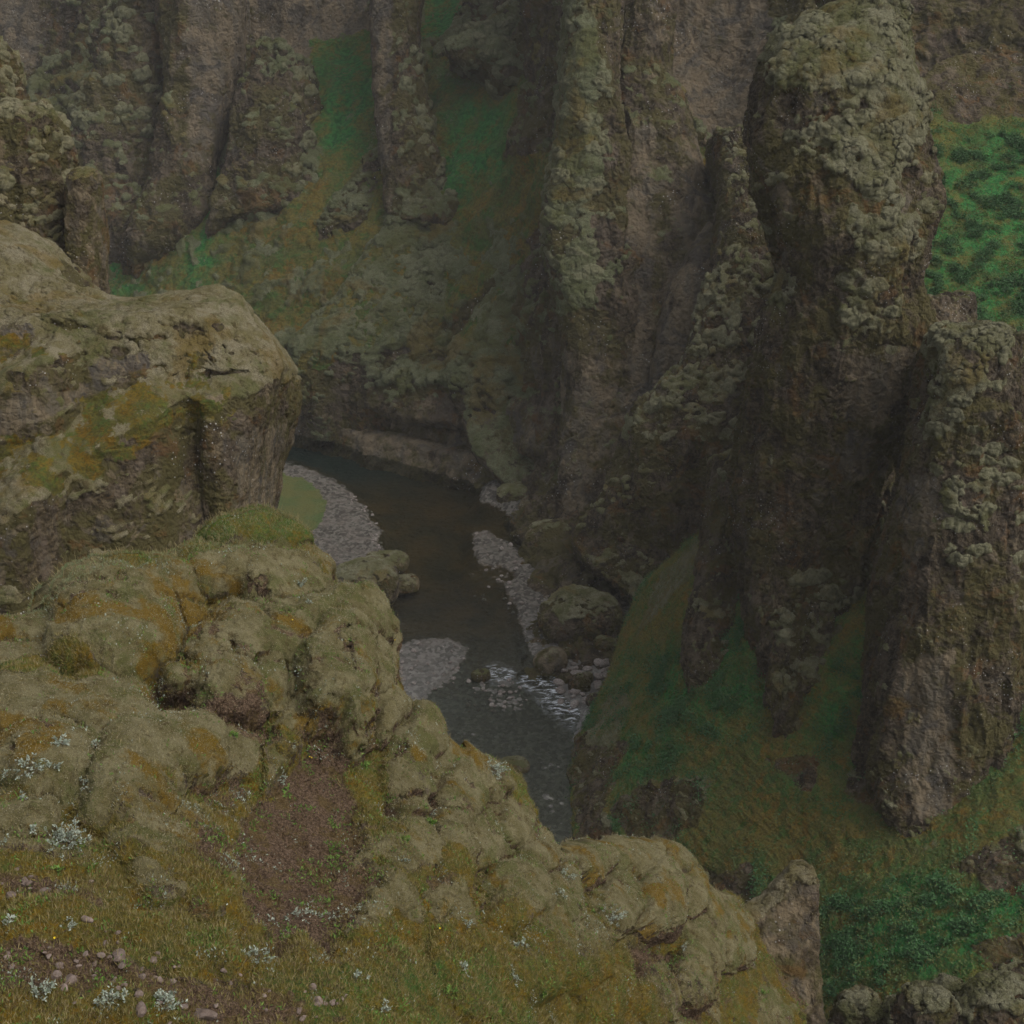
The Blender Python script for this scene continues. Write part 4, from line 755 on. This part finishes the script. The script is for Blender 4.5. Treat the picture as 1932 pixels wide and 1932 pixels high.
def stone_mat(name, a, c):
    b = NB(name); oi = b.n('ShaderNodeObjectInfo')
    cc = b.mix(b.ramp(b.noise(9, 5, .65), .35, .65), a, c); cc = b.mix(b.math('MULTIPLY', oi.outputs['Random'], .5), cc, S(.10, .075, .06))
    b.bsdf(cc, .9, b.bump(b.noise(25, 5, .7), .6, .03), .2); return b.m
M_st = stone_mat('field_stone', S(.17, .125, .10), S(.30, .235, .20)); M_pb = stone_mat('river_stone', S(.20, .17, .15), S(.38, .34, .31))
protos = [stone_proto(k, M_st) for k in range(4)]; pprotos = [stone_proto(k + 9, M_pb) for k in range(3)]
used = set()
def put_stone(ps, k, p, s, lab, cat, grp, flat=.55, sink=.15):
    pr = ps[k % len(ps)]
    if pr.name in used: o = pr.copy(); col.objects.link(o)
    else: o = pr; used.add(pr.name)
    o.location = [float(p[0]), float(p[1]), float(p[2] + s * flat * (1 - sink) * .4)]
    o.scale = (s * random.uniform(.8, 1.25), s * random.uniform(.7, 1.0), s * flat * random.uniform(.8, 1.2)); o.rotation_euler = (random.uniform(-.3, .3), random.uniform(-.3, .3), random.uniform(0, 6.28))
    tag(o, lab, cat, grp); return o
big = [(345, 1575 + 0, 0)]
stones = [(112, 1822, 17, 'pale stone with a dark crevice beside it on the lower left path'), (160, 1800, 16, 'tilted grey stone, uppermost of the lower left scatter'), (190, 1803, 13, 'small flat stone just right of the tilted grey stone'),
          (133, 1852, 26, 'long flat brown stone, widest of the lower left scatter'), (258, 1876, 20, 'upright angular stone right of the widest flat stone'), (265, 1905, 28, 'broad brown slab lying below the upright angular stone'),
          (225, 1805, 26, 'faint grey slab half sunk in the grass of the lower left scatter'), (105, 1840, 18, 'dark stone wedged beside the widest flat stone'), (590, 1825 + 40, 16, 'lone pale stone on the grass between the two stone patches'),
          (598, 1890, 22, 'brown stone at the lower edge right of the slab'), (385, 1915, 34, 'large sunken stone on the lower frame edge'), (345, 1900, 16, 'small pale stone left of the large sunken stone'),
          (20, 1690, 16, 'brown stone on the upper left path at the left edge'), (45, 1668, 12, 'small stone near the left edge on the upper path'), (165, 1735, 22, 'layered brown stone where the upper path ends')]
for k, (a, b_, s_, lab) in enumerate(stones):
    hh_ = hit(a, b_, 'foreground_ridge')
    if hh_ is None: continue
    p = hh_[0]; m = .000377 * np.linalg.norm(p - CAM); put_stone(protos, k, p, s_ * m * .62, lab, 'stone', 'stones on the lower left slope')
for k in range(90):
    a, b_ = (random.gauss(130, 110), random.gauss(1825, 26)) if k < 50 else ((random.gauss(60, 60), random.gauss(1670, 14)) if k < 64 else (random.uniform(300, 700), random.gauss(1890, 22)))
    hh_ = hit(a, b_, 'foreground_ridge')
    if hh_ is None: continue
    p = hh_[0]; m = .000377 * np.linalg.norm(p - CAM); put_stone(protos, k, p, random.uniform(3, 9) * m, 'small loose brown stone strewn on the lower left path', 'stone', 'small loose stones on the lower left path')
def bank_stones(n, box, smin, smax, lab, grp, poly=None):
    c = 0; t = 0
    while c < n and t < n * 12:
        t += 1; a, b_ = random.uniform(box[0], box[2]), random.uniform(box[1], box[3])
        if poly and inpoly(np.array([float(a)]), np.array([float(b_)]), poly)[0] < 0: continue
        hh_ = hit(a, b_, 'river_bed')
        if hh_ is None or hh_[0][2] < -.45: continue
        p = hh_[0]; m = .000377 * np.linalg.norm(p - CAM)
        put_stone(pprotos, c, p, random.uniform(smin, smax) * m, lab, 'stone', grp, .6); c += 1
bank_stones(70, (1050, 1200, 1190, 1345), 4, 13, 'brown rock among the rubble on the right river bank', 'rubble stones on the right river bank')
bank_stones(60, (880, 1275, 1000, 1345), 2, 6, 'small stone standing in the shallow riffle', 'stones in the shallow riffle')
bank_stones(40, (640, 905, 730, 1060), 2, 4, 'small pale stone along the water edge of the left gravel bar', 'stones along the left gravel bar', [(640, 915), (700, 960), (735, 1060), (715, 1060), (690, 990)])
bank_stones(40, (890, 1000, 1020, 1180), 2.5, 6, 'pale stone on the right gravel bar', 'stones on the right gravel bar')
bank_stones(40, (740, 1205, 880, 1300), 2.5, 5, 'pale stone on the gravel bar beside the near ridge', 'stones on the middle gravel bar')
for o_ in protos + pprotos:
    if o_.name not in used: bpy.data.objects.remove(o_)

# ================================================================== PLANTS
def leaf_mat(name, a, c, tr=.25):
    b = NB(name); cc = b.mix(b.ramp(b.noise(14, 3, .6), .35, .65), a, c)
    x = b.bsdf(cc, .7, None, .3); return b.m
M_wil = leaf_mat('willow_leaf', S(.25, .30, .22), S(.42, .46, .38)); M_stem = leaf_mat('willow_stem', S(.10, .075, .05), S(.16, .12, .08))
M_grs = leaf_mat('grass_blade', S(.25, .19, .052), S(.165, .165, .045)); M_straw = leaf_mat('dry_grass_blade', S(.36, .29, .15), S(.26, .21, .09)); M_herb = leaf_mat('herb_leaf', S(.035, .10, .036), S(.070, .17, .050))
M_lime = leaf_mat('fern_leaf', S(.09, .19, .03), S(.17, .26, .05)); M_yel = leaf_mat('yellow_petal', S(.75, .55, .02), S(.8, .6, .03))
def leaves(c, axis, length, width, r=None):
    """lens shaped leaf blades, two quads each folded along the middle"""
    n = len(c); r = r or np.random.default_rng(1); axis = axis / np.linalg.norm(axis, axis=1, keepdims=True)
    up = r.normal(size=(n, 3)) + np.array([0, 0, 1.2]); side = np.cross(axis, up); side /= np.linalg.norm(side, axis=1, keepdims=True) + 1e-9
    nor = np.cross(side, axis); L_ = length[:, None]; W_ = width[:, None]
    a = c; t = c + axis * L_; m_ = c + axis * L_ * .5 - nor * W_ * .12; l_ = m_ + side * W_ * .5 + nor * W_ * .2; r_ = m_ - side * W_ * .5 + nor * W_ * .2
    V = np.stack([a, l_, t, m_, r_], 1).reshape(-1, 3); k = np.arange(n) * 5
    F = np.concatenate([np.stack([k, k + 3, k + 2, k + 1], 1), np.stack([k, k + 4, k + 2, k + 3], 1)])
    return V, F
def tubes(segs, rad):
    Vs, Fs = [], []; k = 0
    for (p, q_) in segs:
        d = q_ - p; d = d / (np.linalg.norm(d) + 1e-9); u = np.cross(d, [.3, .9, .1]); u /= np.linalg.norm(u); v = np.cross(d, u)
        for e_, rr in ((p, rad), (q_, rad * .5)):
            for a in (0, 2.1, 4.2): Vs.append(e_ + rr * (u * math.cos(a) + v * math.sin(a)))
        for i in range(3): j = (i + 1) % 3; Fs.append([k + i, k + j, k + 3 + j, k + 3 + i])
        k += 6
    return np.array(Vs), np.array(Fs)
def shrub(pxq, pyq, wpx, label, nl=260, group='silvery willow shrubs on the near ridge', mat=None, name='willow_shrub', cat='shrub', ll=.055, hgt=.5):
    hh_ = hit(pxq, pyq, 'foreground_ridge')
    if hh_ is None: return
    p, nn = hh_[0], hh_[1]; m = .000377 * np.linalg.norm(p - CAM); Rr = wpx * m / 2
    r = np.random.default_rng(int(pxq * 7 + pyq)); nst = max(8, nl // 14)
    tips = r.normal(size=(nst, 3)); tips /= np.linalg.norm(tips, axis=1, keepdims=True); tips[:, 2] = np.abs(tips[:, 2]) * hgt + .15; tips = tips * Rr * r.uniform(.35, 1.05, (nst, 1))
    root = bpy.data.objects.new(name, None); col.objects.link(root); root.location = [float(x) for x in p - nn * .02]; tag(root, label, cat, group)
    base = r.normal(size=(nst, 3)) * Rr * .22; base[:, 2] = 0
    V, F = tubes([(base[i], tips[i]) for i in range(nst)], .006); mesh_raw('stem', V, F, M_stem, parent=root)
    k = r.integers(0, nst, nl); tt_ = r.uniform(.55, 1.0, (nl, 1)); c = base[k] * (1 - tt_) + tips[k] * tt_ + r.normal(size=(nl, 3)) * .012
    ax = (tips[k] - base[k]); ax = ax / np.linalg.norm(ax, axis=1, keepdims=True) + r.normal(size=(nl, 3)) * .75 + np.array([0, -.15, .2])
    V, F = leaves(c, ax, r.uniform(.6, 1.3, nl) * ll, r.uniform(.35, .6, nl) * ll, r); mesh_raw('foliage', V, F, mat or M_wil, parent=root, smooth=False)
shr = [(120, 1592, 120, 'largest silvery willow shrub, against the dark hollow at the lower left', 700), (60, 1655 - 90, 34, 'small willow sprig left of the largest shrub', 60),
       (118, 1400, 46, 'willow shrub highest on the ochre moss at the left', 170), (178, 1404, 24, 'single willow sprig right of the highest left shrub', 50), (55, 1452, 74, 'wide willow shrub on the ochre moss at the left edge', 280), (100, 1450, 50, 'willow shrub just right of the wide one on ochre moss', 130),
       (160, 1476, 50, 'thin willow sprigs under the single sprig on ochre moss', 60), (42, 1503, 30, 'small willow shrub below the wide one on ochre moss', 60), (8, 1585, 24, 'willow sprig cut by the left edge', 40), (10, 1460, 24, 'willow sprig at the left edge above the dark hollow', 40),
       (570, 1102, 34, 'willow shrub under the overhang of the grassy knoll', 120), (583, 1135, 22, 'tiny willow shrub below the overhang', 40), (603, 1375, 34, 'willow sprig below the hanging moss cushion', 60),
       (930, 1456, 74, 'pale willow shrub on the ridge crest against the water', 420), (1070, 1655, 60, 'pale willow shrub where the ridge dips', 200), (1150, 1735, 80, 'grey willow shrub below the second mossy knoll', 380), (985, 1785, 50, 'whitish willow shrub in the moss at the bottom centre', 220),
       (870, 1825, 28, 'small upright willow shrub at the bottom centre', 90), (970, 1850, 60, 'pale willow shrub under the whitish one', 160), (530, 1405 + 65, 40, 'blue green sprigs above the scree', 60), (530, 1480 + 0, 30, 'sprigs on the moss left of the scree', 50),
       (125, 1715 + 35, 60, 'low willow patch on the lower grass at the left', 100), (70, 1880, 80, 'willow shrub beside the flat stones at the lower left', 260), (215, 1885, 70, 'willow shrub right of the flat stones', 260), (310, 1895, 80, 'willow shrub at the lower edge right of the stones', 300),
       (480, 1810, 90, 'strip of low willow on the grass below the scree', 260), (560, 1735, 80, 'blue green willow patch at the foot of the scree', 160), (670, 1850, 60, 'willow shrub left of the bottom centre', 160), (880, 1745, 30, 'small willow by the mossy hollow', 60),
       (1060, 1690, 40, 'willow sprig on the slope under the dip', 80), (760, 1620, 40, 'willow sprigs on the moss right of the scree', 60), (1290, 1790, 30, 'willow sprig above the dark hollow at the ridge end', 50), (20, 1745, 40, 'willow patch on the left path', 60), (720, 1905, 60, 'low willow at the lower edge near the centre', 120)]
for a in shr: shrub(*a[:3], label=a[3], nl=a[4])
fern = [(690, 1445, 30, 'bright green fern below the hanging cushion'), (545, 1500, 40, 'bluish green herb clump above the scree'), (1130, 1720, 44, 'bright fern beside the grey willow'), (480, 1250, 20, 'small bright herb between two cushions'), (850, 1870, 30, 'lime fern at the bottom centre'), (770, 1585, 30, 'lime herb in the moss right of the scree'), (810, 1550, 34, 'green herb tuft on the brown hollow'), (110, 1640, 30, 'green herb under the largest willow'), (1030, 1870, 30, 'lime herb near the bottom right of the ridge'), (1440, 1880, 30, 'herb on the slope left of the rock blade'), (440, 1390, 24, 'green herb under the middle cushion')]
for k, a in enumerate(fern): shrub(*a[:3], label=a[3], nl=90, mat=M_lime, name='fern', cat='fern', group='green ferns and herbs on the near ridge', ll=.07)
def flower(pxq, pyq, label):
    hh_ = hit(pxq, pyq, 'foreground_ridge')
    if hh_ is None: return
    p = hh_[0]; root = bpy.data.objects.new('yellow_flower', None); col.objects.link(root); root.location = [float(x) for x in p]; tag(root, label, 'flower', 'yellow flowers on the near ridge')
    V, F = tubes([(np.zeros(3), np.array([0, 0, .12]))], .004); mesh_raw('stem', V, F, M_stem, parent=root)
    a = np.arange(7) * 2 * np.pi / 7; c = np.tile([0, 0, .12], (7, 1)); ax = np.stack([np.cos(a), np.sin(a), 0 * a + .4], 1); V, F = leaves(c, ax, np.full(7, .03), np.full(7, .022)); mesh_raw('petals', V, F, M_yel, parent=root, smooth=False)
for a in ((554, 1176, 'yellow flower on the moss under the grassy knoll'), (590, 1437, 'yellow flower at the top of the scree'), (587, 1434, 'second yellow flower at the top of the scree'), (745, 1215, 'yellow flower near the ridge edge'), (105, 1780, 'yellow flower on the lower left grass'), (830, 1760, 'yellow flower in the bottom centre moss')): flower(*a)

# grass blades (stuff)
def scatter(mask, wpos, n, r):
    w_ = mask.ravel() * wpos.ravel(); w_ = w_ / w_.sum(); return r.choice(len(w_), n, p=w_)
r = np.random.default_rng(5)
dist = np.linalg.norm(FV - CAM, axis=-1); vis = ((FPX > -60) & (FPX < 1560) & (FPY < 2060)) & (np.arange(FV.shape[0])[:, None] > nb_ * .7)
du = np.linalg.norm(np.gradient(FV, axis=1), axis=-1) * np.linalg.norm(np.gradient(FV, axis=0), axis=-1)
up = ss(-.1, .35, FN[..., 2])
def blades(name, mask, n, l0, l1, wd, mat, label, lean=.5, s=1):
    r = np.random.default_rng(s); k = scatter(mask * vis * up, du / dist, n, r); p = FV.reshape(-1, 3)[k] + r.normal(size=(n, 3)) * .015; nn = FN.reshape(-1, 3)[k]
    ax = nn * .5 + np.array([0, 0, .8]) + r.normal(size=(n, 3)) * lean; V, F = leaves(p - nn * .01, ax, r.uniform(l0, l1, n), np.full(n, wd) * r.uniform(.7, 1.3, n), r)
    o = mesh_raw(name, V, F, mat, smooth=False); tag(o, label, kind='stuff')
blades('grass', FG + .02, 150000, .04, .13, .010, M_grs, 'short green and olive grass on the near ridge', s=2)
blades('dry_grass', FG * .8 + .1 * FM, 60000, .05, .16, .008, M_straw, 'dry straw coloured grass on the near ridge', s=3)
fuzz = leaf_mat('moss_fuzz', S(.26, .235, .13), S(.34, .31, .20))
blades('moss', FM, 170000, .015, .04, .014, fuzz, 'fuzzy tips of the olive moss cushions', lean=.8, s=4)
knoll = region([[(300, 1095), (340, 1050), (420, 1000), (520, 975), (570, 1010), (520, 1060), (400, 1080)], [(30, 1160), (320, 1080), (320, 1120), (80, 1200)]], 14, 10)(FPX, FPY, FV)
blades('tall_grass', knoll, 1500, .08, .34, .010, M_straw, 'tall dry grass stems on the crest of the grassy knoll', lean=.28, s=6)
blades('knoll_grass', knoll, 30000, .03, .09, .011, leaf_mat('knoll_blade', S(.30, .30, .17), S(.17, .24, .10)), 'green grass on the crest of the grassy knoll', s=8)
clump = ss(.05, .35, fbm(FV, 1.6, 4, .65, off=66.))
blades('green_sprigs', clump * (1 - .8 * FM), 26000, .04, .10, .024, M_lime, 'bright green sprigs scattered through the grass of the near ridge', lean=.9, s=12)
clump = ss(.12, .40, fbm(FV, 1.1, 4, .65, off=86.))
blades('silver_sprigs', clump * (1 - .7 * FM), 12000, .03, .07, .026, M_wil, 'small silvery leaves scattered low over the near ridge', lean=.9, s=14)
dark = leaf_mat('dead_grass', S(.10, .065, .03), S(.16, .11, .05))
blades('dead_grass', (FG + FS) * ss(-.1, .3, fbm(FV, 1.3, 3, off=36.)), 60000, .03, .09, .012, dark, 'brown withered grass between the green on the near ridge', lean=.8, s=16)
# leafy ground cover on the right slope
nm, v, nn, at_ = [x for x in BUF if x[0] == 'right_slope'][0]
lu = at_['lush'].ravel(); a, b_, d = proj(v); V3 = v.reshape(1150, 1100, 3)
ar = (np.linalg.norm(np.gradient(V3, axis=1), axis=-1) * np.linalg.norm(np.gradient(V3, axis=0), axis=-1)).ravel()
w_ = (lu ** 1.5 * at_['grass'].ravel()) * ar * ((a > 1050) & (a < 2000) & (b_ > 150) & (b_ < 2000)) * ss(.02, .30, fbm(v, .6, 5, .7, off=9.)); w_ = w_ / w_.sum()
r = np.random.default_rng(15); n = 130000; k = r.choice(len(w_), n, p=w_); p = v[k] + r.normal(size=(n, 3)) * .08 + nn[k] * r.uniform(0, .28, (n, 1))
ax = r.normal(size=(n, 3)) * np.array([1, 1, .35]) + np.array([0, -.1, .1]); V, F = leaves(p, ax, r.uniform(.07, .17, n), r.uniform(.06, .13, n), r)
tag(mesh_raw('leafy_ground_cover', V, F, M_herb, smooth=False), 'bright green leafy herbs covering the right slope', kind='stuff')
w2 = at_['grass'].ravel() * ar * (.15 + lu) * ((a > 1050) & (a < 2000) & (b_ > 150) & (b_ < 2000)) * ss(.0, .4, fbm(v, .8, 4, .65, off=39.)); w2 = w2 / w2.sum()
n = 60000; k = r.choice(len(w2), n, p=w2); p = v[k] + r.normal(size=(n, 3)) * .10 + nn[k] * r.uniform(0, .22, (n, 1))
ax = r.normal(size=(n, 3)) * np.array([1, 1, .5]) + np.array([0, -.1, .1]); V, F = leaves(p, ax, r.uniform(.06, .20, n), r.uniform(.04, .10, n), r)
tag(mesh_raw('low_herbs', V, F, leaf_mat('pale_herb_leaf', S(.07, .13, .04), S(.14, .17, .05)), smooth=False), 'yellow green low herbs among the grass of the right slope', kind='stuff')
w_ = (at_['grass'].ravel()) * ar * ((a > 1050) & (a < 2000) & (b_ > 150) & (b_ < 2000)); w_ = w_ / w_.sum()
n = 90000; k = r.choice(len(w_), n, p=w_); p = v[k]; ax = nn[k] * .4 + np.array([0, 0, .6]) + r.normal(size=(n, 3)) * .5
V, F = leaves(p, ax, r.uniform(.12, .34, n), np.full(n, .03), r)
tag(mesh_raw('slope_grass', V, F, M_grs, smooth=False), 'olive grass tussocks on the right slope', kind='stuff')

# ================================================================== HAZE
hb = bpy.data.meshes.new('haze'); 
x0, x1, y0, y1, z0, z1 = -420, 420, -30, 330, -25, 150
vv = [(x, y, z) for x in (x0, x1) for y in (y0, y1) for z in (z0, z1)]
hb.from_pydata(vv, [], [(0, 1, 3, 2), (4, 6, 7, 5), (0, 4, 5, 1), (2, 3, 7, 6), (0, 2, 6, 4), (1, 5, 7, 3)])
ho = bpy.data.objects.new('haze', hb); col.objects.link(ho); tag(ho, 'thin pale haze filling the canyon', kind='stuff')
hm = bpy.data.materials.new('haze'); hm.use_nodes = True; hm.node_tree.nodes.clear()
pv = hm.node_tree.nodes.new('ShaderNodeVolumePrincipled'); pv.inputs['Density'].default_value = .00034; pv.inputs['Color'].default_value = S(.90, .89, .86)
oo = hm.node_tree.nodes.new('ShaderNodeOutputMaterial'); hm.node_tree.links.new(pv.outputs[0], oo.inputs['Volume']); hb.materials.append(hm)
